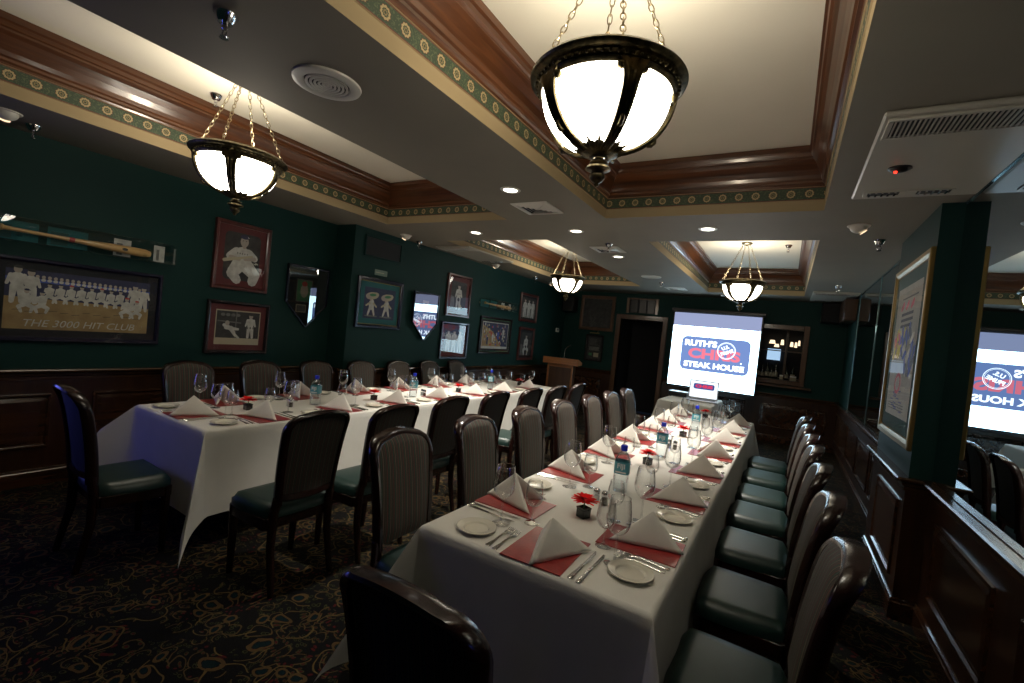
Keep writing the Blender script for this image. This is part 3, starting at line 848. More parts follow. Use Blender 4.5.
def make_chair():
    t = thing('banquet_chair', label='x', cat='chair')
    # seat cushion
    mb = MB(); rows = []
    ny, nx = 12, 12
    def se(i, j, top):
        a = -1+2*i/nx; b = -1+2*j/ny
        wy = .232 if b > 0 else .232
        hw = .232-.022*(1-(b+1)/2)
        # rounded corners
        fx = a; fy = b
        r = max(abs(a), abs(b))
        sq = 1-.10*(abs(a*b))**3
        x = hw*fx*sq; y = -.015+.187*fy*sq
        edge = max(0, (r-.8)/.2)
        z = (.478-.032*edge**2.2-.004*r*r) if top else .405
        return (x, y, z)
    top = [[se(i, j, 1) for i in range(nx+1)] for j in range(ny+1)]
    R1 = mb.grid(top)
    bot = [[se(i, j, 0) for i in range(nx+1)] for j in range(ny+1)]
    R0 = mb.grid(bot)
    def rim(Rw): return [Rw[0][k] for k in range(nx+1)]+[Rw[k][nx] for k in range(1, ny+1)]+[Rw[ny][k] for k in range(nx-1, -1, -1)]+[Rw[k][0] for k in range(ny-1, 0, -1)]
    a, b = rim(R1), rim(R0)
    for k in range(len(a)): mb.face((a[k], b[k], b[(k+1) % len(a)], a[(k+1) % len(a)]))
    mb.build('seat', 'vinyl', t, angle=60)
    # seat rail under the cushion
    mb = MB(); mb.box((-.205, -.19, .345), (.205, -.165, .41), bev=.004); mb.box((-.215, .135, .345), (.215, .16, .41), bev=.004)
    mb.box((-.218, -.18, .345), (-.195, .15, .41), bev=.004); mb.box((.195, -.18, .345), (.218, .15, .41), bev=.004)
    mb.build('seat_rail', 'chair_wood', t)
    # upholstered pad front and back
    def padgrid(off, bulge, inset, mat, name, v0, vtopcut=0):
        ol = outline(14, inset, v0)
        half = ol[:len(ol)//2+1]
        mb = MB(); rows = []; uvr = []
        K = 10
        for (w, v) in half:
            w = max(w, .0)
            row = []
            for k in range(K+1):
                s_ = -1+2*k/K; u = w*s_
                th = bulge*(1-s_**4)*min(1, (1.03-v)/.10 if v > .9 else 1)*(1 if v > .1 else .4+6*v)
                x, y, z = backmap(u, v, off+max(0, th)*(1 if bulge >= 0 else 1) if bulge >= 0 else off-abs(bulge)*(1-s_**4))
                row.append((x, y, z))
            rows.append(row)
        uvs = [[(half[i][0]*(-1+2*k/K), half[i][1]) for k in range(K+1)] for i in range(len(half))]
        mb.grid(rows, uvf=lambda i, j: uvs[i][j])
        return mb.build(name, mat, t, angle=80)
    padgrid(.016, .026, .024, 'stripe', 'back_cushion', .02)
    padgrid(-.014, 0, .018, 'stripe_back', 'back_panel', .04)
    # bent wood frame around the back
    ol = outline(14, .012, -.04); mb = MB(); rows = []
    n = len(ol)
    for i, (u, v) in enumerate(ol):
        pu, pv = ol[max(i-1, 0)]; qu, qv = ol[min(i+1, n-1)]
        tx, tz = qu-pu, (qv-pv)*.495
        l = math.hypot(tx, tz); nx_, nz_ = tz/l, -tx/l    # outward
        row = []
        roll = max(0, v-.80)*.08
        for du, dy in ((-.012, .022), (.006, .026), (.015, .016), (.017, -.006), (.014, -.024-roll), (.004, -.032-roll), (-.010, -.028-roll*.6), (-.013, 0)):
            x, y, z = backmap(u+nx_*du, v+nz_*du/.495, dy)
            row.append((x, y, z))
        rows.append(row)
    mb.grid(rows, closed_u=True); mb.face(range(8)); mb.face(range(len(mb.v)-8, len(mb.v)))
    mb.build('back_frame', 'chair_wood', t, angle=60)
    # curved lower cross rail
    mb = MB(); rows = []
    for i in range(13):
        u = -.175+.35*i/12
        row = []
        for dy, dz in ((.014, -.018), (.016, .016), (0, .024), (-.020, .018), (-.024, -.014), (-.004, -.026)):
            x, y, z = backmap(u, .05, dy); row.append((x, y, z+dz-.012*math.cos(u/.175*PI/2)))
        rows.append(row)
    mb.grid(rows, closed_u=True); mb.build('back_rail', 'chair_wood', t, angle=60)
    # legs
    for s in (-1, 1):
        mb = MB()
        mb.tube([(s*.198, .135, .40), (s*.196, .137, .25), (s*.192, .14, .0)], [.027, .024, .017], 8); mb.build('leg', 'chair_wood', t, angle=50)
        mb = MB(); bx, by, bz = backmap(s*.170, 0, -.004)
        mb.tube([(bx, by, .52), (s*.176, -.200, .42), (s*.180, -.205, .25), (s*.186, -.255, .0)], [.024, .026, .022, .017], 8); mb.build('leg', 'chair_wood', t, angle=50)
    return t
kc = Kind(make_chair())
ORD = ['first', 'second', 'third', 'fourth', 'fifth', 'sixth', 'seventh']
G1, G2 = 'chairs round the right table', 'chairs round the left table'
for k, y in enumerate((1.78, 2.42, 3.08, 3.72, 4.28, 4.93, 5.58)):
    kc.place((-.078, y, 0), PI/2, f'banquet chair, {ORD[k]} from the front on the mirror side of the right table', G1)
for k, y in enumerate((1.74, 2.39, 3.06, 3.70, 4.38, 4.99, 5.58)):
    kc.place((-1.330, y, 0), -PI/2, f'banquet chair, {ORD[k]} from the front on the aisle side of the right table', G1)
for k, (x, y) in enumerate(((-2.50, 1.72), (-2.44, 2.26), (-2.50, 2.93), (-2.49, 3.56), (-2.47, 4.20), (-2.44, 4.74), (-2.44, 5.34))):
    kc.place((x, y, 0), PI/2, f'banquet chair, {ORD[k]} from the front on the aisle side of the left table', G2)
for k, (x, y) in enumerate(((-4.15, 2.05), (-4.15, 2.69), (-4.15, 3.32), (-4.15, 3.95), (-4.15, 4.58), (-4.15, 5.20), (-4.15, 5.84))):
    kc.place((x, y, 0), -PI/2, f'banquet chair, {ORD[k]} from the front on the picture wall side of the left table', G2)
kc.place((-.645, 1.05, 0), 0, 'banquet chair with its back to the camera at the head of the right table', G1)
kc.place((-3.36, 1.27, 0), R(-3), 'banquet chair alone at the near head of the left table', G2)

# ------------------------------------------------------------------ tables and tablecloths
def make_table(x0, x1, y0, y1, label, h=.752):
    t = thing('banquet_table', ((x0+x1)/2, (y0+y1)/2, 0), 0, label, 'table')
    w, l = (x1-x0)/2-.008, (y1-y0)/2-.008
    mb = MB(); mb.box((-w, -l, h-.03), (w, l, h), bev=.006); mb.build('tabletop', 'brown_panel', t)
    nl = max(2, round(l*2/1.8)+1)
    for i in range(nl):
        for s in (-1, 1):
            yy = -l+.45+(2*l-.9)*i/(nl-1) if nl > 1 else 0
            mb = MB(); mb.tube([(s*(w-.14), yy, h-.03), (s*(w-.12), yy, 0)], .016, 8); mb.build('leg', 'steel_table', t)
    return t
def cloth(x0, x1, y0, y1, drop, seed, kick=None, z0=.760, corner=1.0):
    """tablecloth: flat top, hanging sides, corners falling in long folded points"""
    rnd = random.Random(seed); mb = MB()
    ph = [rnd.uniform(0, 6) for _ in range(8)]
    kick = kick or {}
    # perimeter samples: each is (edge point, outward normal or corner angle)
    samples = []
    cs = [((x1, y0), -PI/2, 0, 'fr'), ((x1, y1), 0, PI/2, 'br'), ((x0, y1), PI/2, PI, 'bl'), ((x0, y0), PI, 3*PI/2, 'fl')]
    edges = [((x0, y0), (x1, y0), -PI/2), ((x1, y0), (x1, y1), 0), ((x1, y1), (x0, y1), PI/2), ((x0, y1), (x0, y0), PI)]
    for e, (a, b, na) in enumerate(edges):
        L = math.dist(a, b); n = max(10, int(L/.045))
        for i in range(1, n):
            f = i/n; samples.append(('s', (a[0]+(b[0]-a[0])*f, a[1]+(b[1]-a[1])*f), na, min(f, 1-f)*L, f*L+e*9.1))
        c, a0, a1, nm = cs[e]
        m = 22
        for i in range(m+1):
            samples.append(('c', c, a0, i/m, nm))
    rad = .022
    ts = [0, .006, .014, .024, .036, .055] + [.055+(1-.055)*(i/12) for i in range(1, 13)]
    rows = []
    def rnd_edge(l):
        if l < rad*PI/2: return rad*math.sin(l/rad)-rad, rad*(1-math.cos(l/rad))
        return 0.0, rad+l-rad*PI/2
    for tt in ts:
        row = []
        for smp in samples:
            if smp[0] == 's':
                _, p, na, dc, s_ = smp
                nx, ny = math.cos(na), math.sin(na)
                near = math.exp(-dc/.16)
                wob = (.011*math.sin(s_*5.3+ph[0])+.007*math.sin(s_*11+ph[1])+.004*math.sin(s_*23+ph[3]))*tt**1.3
                o_, d_ = rnd_edge(drop*tt)
                out = o_+.020*tt+wob*(1-near*.6)
                row.append((p[0]+nx*out, p[1]+ny*out, z0-d_))
            else:
                _, c, a0, f, nm = smp
                th = f*PI/2
                r = drop/max(math.cos(th), math.sin(th))*tt
                kk, rot, r1 = kick.get(nm, (.38, 0.0, 9))
                dg = a0+PI/4+rot
                ex = math.sin(2*th)**2.0
                kx = kk*ex
                o_, d_ = rnd_edge(r)
                rr = max(0, r-rad)
                hx = kx*min(rr, r1)
                lat = .03*tt*math.cos(th*2)+.016*math.sin(6*th)*tt*ex
                drp = d_ - hx*kx/(1+math.sqrt(1-kx*kx)) if kx < 1 else 0
                na = a0 if f < .5 else a0+PI/2
                n1 = (math.cos(a0), math.sin(a0)); n2 = (math.cos(a0+PI/2), math.sin(a0+PI/2))
                b1 = (o_ + .020*tt*max(0, 1-2*f)); b2 = (o_ + .020*tt*max(0, 2*f-1))
                if f <= .5 and False: b2 = o_
                px = c[0]+n1[0]*b1+n2[0]*b2+math.cos(dg)*hx+math.sin(dg)*lat
                py = c[1]+n1[1]*b1+n2[1]*b2+math.sin(dg)*hx-math.cos(dg)*lat
                row.append((px, py, max(z0-drp, .012)))
        rows.append(row)
    mb.grid(rows, closed_u=True)
    # flat top
    top = [mb.vert((p[0], p[1], z0)) for p in rows[0]]
    del top
    mb.face([i for i in range(len(samples))][::-1])
    return mb
def placed_cloth(args, label, **kw):
    mb = cloth(*args, **kw)
    o = mb.build('tablecloth', 'cloth', None, angle=75)
    tag(o, label, 'tablecloth'); return o
TR = (-1.178, -.262, 1.425, 6.30)
TL = (-3.945, -2.99, 1.505, 6.48)
TS = (-1.62, -.86, 7.25, 8.55)
make_table(*TR, 'long banquet table under a white cloth by the mirror wall')
make_table(*TL, 'long banquet table under a white cloth by the picture wall')
make_table(*TS, 'small table under a white cloth below the projection screen')
placed_cloth((*TR, .50, 3), 'white cloth draped over the right table with red placemats', kick={'fl': (.50, 0, 9), 'fr': (.36, 0, 9), 'br': (.34, 0, 9)})
placed_cloth((*TL, .55, 5), 'white cloth on the left table, long corner reaching near the carpet', kick={'fr': (.36, .0, 9), 'fl': (.74, .0, .30)})
placed_cloth((*TS, .60, 8), 'white cloth on the small laptop table below the screen', kick={'fl': (.30, 0, 9), 'fr': (.30, 0, 9)})

# ------------------------------------------------------------------ place settings
def make_mat():
    mb = MB(); mb.box((-.118, .012, 0), (.118, .318, .004), 0, bev=.0012)
    o = mb.build('placemat', 'mat', smooth=False); o['category'] = 'placemat'; return o
def make_napkin():
    # u across, v along the diner's axis: three legged folded pyramid, ridge from apex down to the front toe
    mb = MB()
    apex = Vector((0, .140, .126)); A = Vector((.0, .004, .0)); B = Vector((-.108, .268, 0)); Cc = Vector((.110, .268, 0))
    def face(P, Q, S, n=10, bulge=.006, dirv=(0, 0, 1)):
        rows = []
        nrm = (Q-P).cross(S-P).normalized()
        if nrm.z < 0: nrm = -nrm
        for i in range(n+1):
            f = i/n; row = []
            L0 = P.lerp(Q, f); L1 = P.lerp(S, f)
            for j in range(n+1):
                g = j/n; p = L0.lerp(L1, g)
                b = bulge*math.sin(PI*g)*math.sin(PI*min(1, f*.95))
                row.append(p+nrm*b)
            rows.append(row)
        mb.grid(rows)
    face(apex, A, B); face(apex, A, Cc)
    # tucked inner layers
    face(apex+Vector((0, .004, -.006)), Vector((-.004, .10, .0)), Vector((-.098, .260, 0)), bulge=-.004); face(apex+Vector((0, .004, -.006)), Vector((.004, .10, .0)), Vector((.102, .260, 0)), bulge=-.004)
    o = mb.build('folded_napkin', 'napkin', solid=.006, angle=60); o['category'] = 'napkin'; return o
def make_plate():
    mb = MB(); mb.lathe([(0, .002), (.040, .002), (.044, 0), (.050, .003), (.076, .012), (.080, .0155), (.079, .0175), (.076, .0178), (.072, .0162), (.056, .0130), (.053, .0125), (.050, .0098), (.047, .0058), (.040, .0045), (0, .0045)], 40)
    o = mb.build('bread_plate', 'porcelain', angle=40); o['category'] = 'plate'; return o
def make_knife():
    t = thing('table_knife', label='x', cat='knife')
    mb = MB(); mb.prism([(-.0035, 0), (.008, .01), (.010, .055), (.009, .10), (.002, .124), (-.0035, .126)], .0015, .003, axis='z')
    for k in range(len(mb.v)): x, y, z = mb.v[k]; mb.v[k] = (x, y+.125, z+.001)
    mb.build('blade', 'steel', t, angle=30)
    mb = MB(); rows = []
    for y, w, h in ((0, .007, .006), (.004, .0095, .008), (.02, .009, .0075), (.07, .006, .0065), (.10, .0055, .006), (.118, .007, .006), (.126, .004, .004)):
        rows.append([(w*math.cos(a*PI/4), y, h/2+h/2*math.sin(a*PI/4)) for a in range(8)])
    mb.grid(rows, closed_u=True); mb.face(range(8)); mb.build('handle', 'steel', t, angle=50)
    return t
def make_fork():
    mb = MB(); rows = []
    for y, w, z in ((0, .0085, .002), (.003, .011, .002), (.02, .0095, .0025), (.06, .005, .005), (.11, .0035, .009), (.130, .006, .006), (.140, .0115, .004), (.150, .0125, .0035)):
        rows.append([(-w, y, z), (0, y, z+.0012), (w, y, z)])
    mb.grid(rows)
    for k in range(4):
        x = -.0105+k*.007
        mb.grid([[(x-.0019, .150, .0035), (x+.0019, .150, .0035)], [(x-.0018, .172, .004), (x+.0018, .172, .004)], [(x-.0008, .190, .008), (x+.0008, .190, .008)]])
    o = mb.build('dinner_fork', 'steel', solid=.002, angle=50); o['category'] = 'fork'; return o
def make_glass(name, H, Rb, stem):
    t = thing(name, label='x', cat='glass')
    mb = MB(); bowlh = H-stem
    pr_ = [(.0035, stem-.004)]
    for i in range(1, 13):
        f = i/12
        r = Rb*math.sin(min(1, f*1.9)*PI/2)**.75 if f < .53 else Rb*(1-.22*((f-.53)/.47)**1.6)
        pr_.append((r, stem+bowlh*(1-math.cos(f*PI/2))**.8 if f < .53 else stem+bowlh*(.0+f**1.0*1.0)*1.0))
    # keep heights rising
    zs = [stem+bowlh*((i/12)**1.35) for i in range(13)]
    pr_ = [(max(.0035, p[0]), zs[i]) for i, p in enumerate(pr_)]
    mb.lathe(pr_, 28); mb.tube([(pr_[-1][0]*math.cos(2*PI*k/28), pr_[-1][0]*math.sin(2*PI*k/28), H) for k in range(28)], .0009, 5, closed=True); mb.build('bowl', 'glass', t, angle=80)
    mb = MB(); mb.lathe([(Rb*.83, .0012), (Rb*.80, .0025), (.012, .005), (.0042, .012), (.0036, stem*.5), (.0042, stem)], 20, cap0=True); mb.build('stem', 'glass', t, angle=80)
    return t
kmat, knap, kpl, kkn, kfk = Kind(make_mat()), Kind(make_napkin()), Kind(make_plate()), Kind(make_knife()), Kind(make_fork())
kg1, kg2 = Kind(make_glass('wine_glass', .243, .046, .105)), Kind(make_glass('water_goblet', .178, .039, .070))
ZT = .7605
rnd = random.Random(11)
def setting(ox, oy, ang, where, g):
    """origin on the table edge; v points to the table centre, u to the diner's right"""
    ca, sa = math.cos(ang), math.sin(ang)
    def P(u, v, z=0): return (ox+u*ca-v*sa, oy+u*sa+v*ca, ZT+z)
    j = lambda s: rnd.uniform(-s, s)
    kmat.place(P(0, 0), ang+j(.03), f'red leather placemat, {where}', 'red placemats')
    knap.place(P(j(.008), 0, .0065), ang+j(.14), f'folded white napkin standing, {where}', 'folded napkins')
    kpl.place(P(-.293+j(.008), .12+j(.008)), 0, f'small white bread plate, {where}', 'bread plates')
    kkn.place(P(.148, .022), ang+j(.03), f'steel knife next to the mat, {where}', 'table knives')
    kkn.place(P(.180, .018), ang+j(.03)-.03, f'steel knife away from the mat, {where}', 'table knives')
    kfk.place(P(-.150, .022), ang+j(.03), f'steel fork next to the mat, {where}', 'dinner forks')
    kfk.place(P(-.184, .030), ang+j(.03)+.02, f'steel fork away from the mat, {where}', 'dinner forks')
    kg1.place(P(.236+j(.01), .24+j(.01)), 0, f'tall wine glass, {where}', 'wine glasses')
    kg2.place(P(.150+j(.01), .335+j(.01)), 0, f'shorter goblet, {where}', 'water goblets')
for k in range(7):
    setting(TR[0], 1.90+.66*k, -PI/2, f'{ORD[k]} seat on aisle side, right table', 0)
    setting(TR[1], 1.905+.662*k, PI/2, f'{ORD[k]} seat on mirror side, right table', 0)
    setting(TL[0], 2.03+.65*k, -PI/2, f'{ORD[k]} seat on wall side, left table', 0)
    setting(TL[1], 1.97+.65*k, PI/2, f'{ORD[k]} seat on aisle side, left table', 0)
setting((TR[0]+TR[1])/2+.028, TR[2], 0, 'head seat of the right table', 0)
setting((TL[0]+TL[1])/2+.0, TL[2], 0, 'head seat of the left table', 0)

# ------------------------------------------------------------------ table centre: bottles, shakers, flowers
def text_mesh(s, size, mat, name, parent=None, extrude=.0006, bold=0.0, width=None, align='CENTER', shear=0.0):
    cu = bpy.data.curves.new('txt', 'FONT'); cu.body = s; cu.size = size; cu.extrude = extrude; cu.offset = bold; cu.align_x = align; cu.align_y = 'CENTER'; cu.shear = shear; cu.resolution_u = 3
    ob = bpy.data.objects.new('txt', cu); C.objects.link(ob)
    dg = bpy.context.evaluated_depsgraph_get(); dg.update()
    me = bpy.data.meshes.new_from_object(ob.evaluated_get(dg))
    bpy.data.objects.remove(ob); me.name = name
    me.materials.clear(); me.materials.append(M[mat])
    if width:
        xs_ = [v.co.x for v in me.vertices]; w = max(xs_)-min(xs_)
        for v in me.vertices: v.co.x *= width/w
    for v in me.vertices: x, y, z = v.co; v.co = (x, -z, y)      # stand up, facing -y
    o = bpy.data.objects.new(name, me); C.objects.link(o)
    if parent: o.parent = parent
    return o
def superring(r, z, n=24, p=3.2):
    out = []
    for k in range(n):
        a = 2*PI*k/n; c, s_ = math.cos(a), math.sin(a)
        q = (abs(c)**p+abs(s_)**p)**(-1/p); out.append((r*q*c, r*q*s_, z))
    return out
def make_bottle():
    t = thing('water_bottle', label='x', cat='bottle')
    mb = MB(); rows = []
    for r, z, p in ((.034, .001, 3.5), (.039, .005, 3.8), (.0395, .10, 3.8), (.0395, .160, 3.6), (.037, .180, 3.2), (.028, .200, 2.5), (.016, .213, 2.0), (.0135, .219, 2), (.0135, .228, 2)):
        rows.append(superring(r, z, 28, p))
    mb.grid(rows, closed_u=True); mb.face(range(28)); mb.build('body', 'bottle', t, angle=70)
    mb = MB(); mb.lathe([(.0175, .221), (.018, .225), (.018, .247), (.0165, .250), (0, .250)], 20); mb.build('cap', 'blue_cap', t)
    mb = MB(); rows = [superring(.0402, z, 28, 3.8) for z in (.100, .165)]
    mb.grid(rows, closed_u=True); lb = mb.build('label_band', 'teal_label', t, angle=70)
    tx = text_mesh('FIJI', .036, 'white', 'label_lettering', lb, .0004, .0006); tx.location = (0, -.0408, .142)
    mb = MB(); mb.box((-.028, -.0412, .107), (.028, -.0406, .114)); mb.build('label_stripe', 'white', lb, smooth=False)
    return t
kb = Kind(make_bottle())
cr, cl = 'right table', 'left table'
for x, y, w in ((-.70, 2.48, 'nearest the camera on the right table'), (-.718, 3.50, 'second from the camera on the right table'), (-.712, 4.93, 'farthest back on the right table'),
                (-3.40, 2.57, 'nearest the camera on the left table'), (-3.33, 3.70, 'second from the camera on the left table'), (-3.34, 5.2, 'farthest back on the left table')):
    kb.place((x, y, ZT), .12 if x > -2 else .5, f'clear water bottle with blue cap, {w}', 'water bottles')
def make_shaker(fill, name):
    t = thing(name, label='x', cat='shaker')
    mb = MB(); mb.lathe([(.016, .001), (.018, .004), (.017, .03), (.0155, .046)], 16, cap0=True); mb.build('jar', 'glass', t)
    mb = MB(); mb.lathe([(0, .003), (.0145, .003), (.0140, .036), (0, .036)], 12); mb.build('filling', fill, t)
    mb = MB(); mb.lathe([(.0165, .045), (.0175, .048), (.0170, .060), (.012, .068), (.004, .071), (0, .071)], 16); mb.build('lid', 'chrome', t)
    return t
ksa, kpe = Kind(make_shaker('salt', 'salt_shaker')), Kind(make_shaker('pepper', 'pepper_shaker'))
for x, y, w in ((-.715, 2.21, 'beside the nearest flower on the right table'), (-.71, 3.84, 'behind the second bottle on the right table'), (-3.33, 3.86, 'behind the second bottle on the left table'), (-3.42, 2.35, 'before the nearest bottle on the left table')):
    ksa.place((x-.022, y+.006, ZT), 0, f'salt shaker with chrome lid, {w}', 'salt shakers')
    kpe.place((x+.024, y-.006, ZT), 0, f'pepper shaker with chrome lid, {w}', 'pepper shakers')
def make_vase():
    mb = MB(); h = .046; w = .024
    mb.box((-w, -w, 0), (w, w, h-.006), bev=.003)
    P = lambda r, z: [(-r, -r, z), (r, -r, z), (r, r, z), (-r, r, z)]
    for a, b in ((P(w, h-.007), P(w, h)), (P(w, h), P(w-.005, h)), (P(w-.005, h), P(w-.005, h-.02))):
        for k in range(4): mb.poly([a[k], a[(k+1) % 4], b[(k+1) % 4], b[k]])
    o = mb.build('square_vase', 'vase', angle=30); o['category'] = 'vase'; return o
def make_flower():
    t = thing('gerbera_flower', label='x', cat='flower')
    mb = MB(); mb.tube([(0, 0, -.03), (.002, .0, .0), (0, 0, .026)], .0025, 6); mb.build('stem', 'leaf', t)
    mb = MB(); q = random.Random(3)
    for ring, (n, L, up, z) in enumerate(((17, .056, .10, .024), (15, .048, .35, .027), (12, .036, .75, .030))):
        for k in range(n):
            a = 2*PI*(k+.5*ring)/n+q.uniform(-.08, .08); l = L*q.uniform(.9, 1.08); dr = q.uniform(-.006, .006)
            c, s_ = math.cos(a), math.sin(a); rows = []
            for f, w in ((.12, .0025), (.4, .0055), (.75, .0065), (.93, .0045), (1, .001)):
                r = l*f; zz = z+up*r*(1-.5*f)+dr*f*f-.10*up*0
                rows.append([(r*c+w*s_, r*s_-w*c, zz+.0015), (r*c, r*s_, zz), (r*c-w*s_, r*s_+w*c, zz+.0015)])
            mb.grid(rows)
    mb.build('petals', 'red', t, angle=80)
    mb = MB(); mb.lathe([(.011, .028), (.010, .034), (.005, .037), (0, .0375)], 14); mb.build('centre', 'mat_edge', t)
    return t
kva, kfl = Kind(make_vase()), Kind(make_flower())
for x, y, w in ((-.712, 1.985, 'nearest the camera on the right table'), (-.73, 3.17, 'second from the camera on the right table'), (-.742, 4.47, 'third from the camera on the right table'), (-.77, 6.0, 'farthest back on the right table'),
                (-3.44, 2.02, 'nearest the camera on the left table'), (-3.36, 3.19, 'second from the camera on the left table'), (-3.34, 4.5, 'third from the camera on the left table'), (-3.38, 6.05, 'farthest back on the left table')):
    kva.place((x, y, ZT), .3+x, f'square black vase, {w}', 'black vases')
    f = kfl.place((x, y, ZT+.046), y, f'red gerbera in a black vase, {w}', 'gerbera flowers', scale=1.12)

# ------------------------------------------------------------------ projection screen
t = thing('projection_screen', (-1.22, 9.55, 0), 0, 'large lit projection screen showing a steak house logo', 'projection screen')
SW, SZ0, SZ1 = .765, .845, 2.265
mb = MB(); mb.box((-SW-.02, -.004, SZ0-.05), (SW+.02, .012, SZ1+.03)); mb.build('backing', 'black', t, smooth=False)
mb = MB(); mb.box((-SW-.06, -.04, SZ1+.01), (SW+.06, .06, SZ1+.08), bev=.012); mb.build('roller_case', 'screen_case', t)
mb = MB(); mb.box((-SW-.02, -.012, SZ0-.055), (SW+.02, .016, SZ0-.03), bev=.006); mb.build('bottom_bar', 'screen_case', t)
for s in (-1, 1):
    mb = MB(); mb.tube([(s*.5, .035, SZ1+.06), (s*.5, .41, SZ1+.06)], .010, 6); mb.build('wall_bracket', 'screen_case', t)
H = SZ1-SZ0
split = SZ1-.18*H
mb = MB(); mb.box((-SW, -.0065, SZ0), (SW, -.0045, split), 0); mb.box((-SW, -.0065, split), (SW, -.0045, SZ1), 1)
pic = mb.build('projected_picture', ['screen_white', 'screen_grey'], t, smooth=False)
# logo
def rrect(x0, x1, z0, z1, r, n=6):
    pts = []
    for cx, cz, a0 in ((x1-r, z0+r, -PI/2), (x1-r, z1-r, 0), (x0+r, z1-r, PI/2), (x0+r, z0+r, PI)):
        for i in range(n+1): a = a0+PI/2*i/n; pts.append((cx+r*math.cos(a), cz+r*math.sin(a)))
    return pts
LX0, LX1 = -SW+2*SW*.125, -SW+2*SW*.915
LZ0, LZ1 = SZ1-.775*H, SZ1-.315*H
mb = MB(); mb.prism(rrect(LX0, LX1, LZ0, LZ1, .10), -.0085, -.0070); mb.build('logo_plate', 'logo_blue', pic, smooth=False)
LW, LH = LX1-LX0, LZ1-LZ0; cxm = (LX0+LX1)/2
def put(s, size, mat, u, v, width, z=-.0100, bold=.006, rot=0, shear=0, name='logo_lettering'):
    o = text_mesh(s, size, mat, name, pic, .0005, bold, width, shear=shear); o.location = (LX0+u*LW, z, LZ1-v*LH)
    o.rotation_euler = (0, rot, 0); return o
put("RUTH'S", .150, 'logo_white', .285, .20, .48*LW, bold=.007)
put('CHRIS', .250, 'logo_red', .49, .505, .76*LW, bold=.012)
o = text_mesh('.', .16, 'logo_white', 'logo_lettering', pic, .0005, .004); o.location = (LX0+.89*LW, -.0100, LZ1-.60*LH)
put('STEAK HOUSE', .140, 'logo_white', .50, .83, .88*LW, bold=.006)

# round stamp
cx, cz = LX0+.668*LW, LZ1-.34*LH
mb = MB()
for r0, r1 in ((.150, .158), (.136, .140)):
    n = 40
    mb.grid([[(cx+r*math.cos(2*PI*k/n), -.0112, cz+r*math.sin(2*PI*k/n)) for k in range(n)] for r in (r0, r1)], closed_u=True)
mb.build('stamp_rings', 'logo_white', pic, smooth=False)
o = text_mesh('U.S.', .085, 'logo_white', 'stamp_lettering', pic, .0005, .003); o.location = (cx-.02, -.0116, cz+.055); o.rotation_euler = (0, R(-24), 0)
o = text_mesh('PRIME', .085, 'logo_white', 'stamp_lettering', pic, .0005, .003); o.location = (cx+.015, -.0116, cz-.030); o.rotation_euler = (0, R(-24), 0)

# ------------------------------------------------------------------ laptop and projector
t = thing('laptop', (-1.08, 7.86, .7605), R(6), 'open laptop showing the same logo on the small table', 'laptop')
mb = MB(); mb.box((-.17, -.12, 0), (.17, .12, .016), bev=.005); base = mb.build('base', 'silver', t)
mb = MB(); mb.box((-.145, -.02, .0160), (.145, .09, .0175)); mb.build('keyboard', 'keyboard', base, smooth=False)
mb = MB(); mb.box((-.17, -.005, 0), (.17, .005, .235), bev=.004); lid = mb.build('lid', 'silver', t); lid.location = (0, .122, .016); lid.rotation_euler = (R(-14), 0, 0)
mb = MB(); mb.box((-.158, -.0062, .016), (.158, -.0052, .222)); mb.build('display', 'laptop_white', lid, smooth=False)
mb = MB(); mb.prism(rrect(-.12, .12, .12, .19, .02), -.0078, -.0066); mb.build('display_logo', 'laptop_blue', lid, smooth=False)
o = text_mesh('CHRIS', .05, 'laptop_red', 'display_lettering', lid, .0003, .003, .20); o.location = (0, -.0086, .154)
bpy.data.objects['laptop'].scale = (1.3, 1.3, 1.3)
t = thing('projector', (-1.47, 8.05, .7605), R(-6), 'small dark projector beside the laptop facing the screen', 'projector')
mb = MB(); mb.box((-.15, -.11, .012), (.15, .11, .085), bev=.012); mb.build('body', 'screen_case', t)
mb = MB(); mb.box((-.14, -.10, .085), (.14, .10, .090), bev=.002); mb.build('top_cover', 'silver', t)
mb = MB(); mb.tube([(.07, .10, .05), (.07, .135, .05)], .030, 16); mb.build('lens', 'glass', t)
for s in (-1, 1):
    mb = MB(); mb.lathe([(.010, 0), (.010, .014)], 10, (s*.11, -.08, 0), cap0=True); mb.build('foot', 'black', t)
mb = MB(); mb.lathe([(.010, 0), (.010, .014)], 10, (0, .08, 0), cap0=True); mb.build('foot', 'black', t)

# ------------------------------------------------------------------ lectern
t = thing('lectern', (-3.93, 8.75, 0), R(12), 'wooden lectern with a microphone in the far left corner', 'lectern')
mb = MB()
mb.prism([(-.36, .99), (.36, .99), (.36, 1.12), (-.36, 1.12)], -.22, -.20)
mb.build('front_board', 'lectern', t, smooth=False)
mb = MB(); A = [(-.36, -.20, .99), (.36, -.20, .99), (.36, .26, .99), (-.36, .26, .99)]; B = [(-.36, -.20, 1.12), (.36, -.20, 1.12), (.36, .26, 1.04), (-.36, .26, 1.04)]
mb.poly(A[::-1]); mb.poly(B)
for k in range(4): mb.poly([A[k], A[(k+1) % 4], B[(k+1) % 4], B[k]])
mb.build('reading_desk', 'lectern', t, smooth=False)
mb = MB(); mb.box((-.24, -.16, .06), (.24, .20, .99), bev=.004); mb.build('body', 'brown_panel', t)
for s in (-1, 1):
    mb = MB(); mb.box((s*.245-.018, -.185, .06), (s*.245+.018, -.155, .99), bev=.004); mb.build('post', 'lectern', t)
mb = MB(); mb.box((-.22, -.182, .93), (.22, -.158, .985), bev=.003); mb.build('top_rail', 'lectern', t)
mb = MB(); mb.box((-.30, -.22, 0), (.30, .26, .06), bev=.006); mb.build('plinth', 'lectern', t)
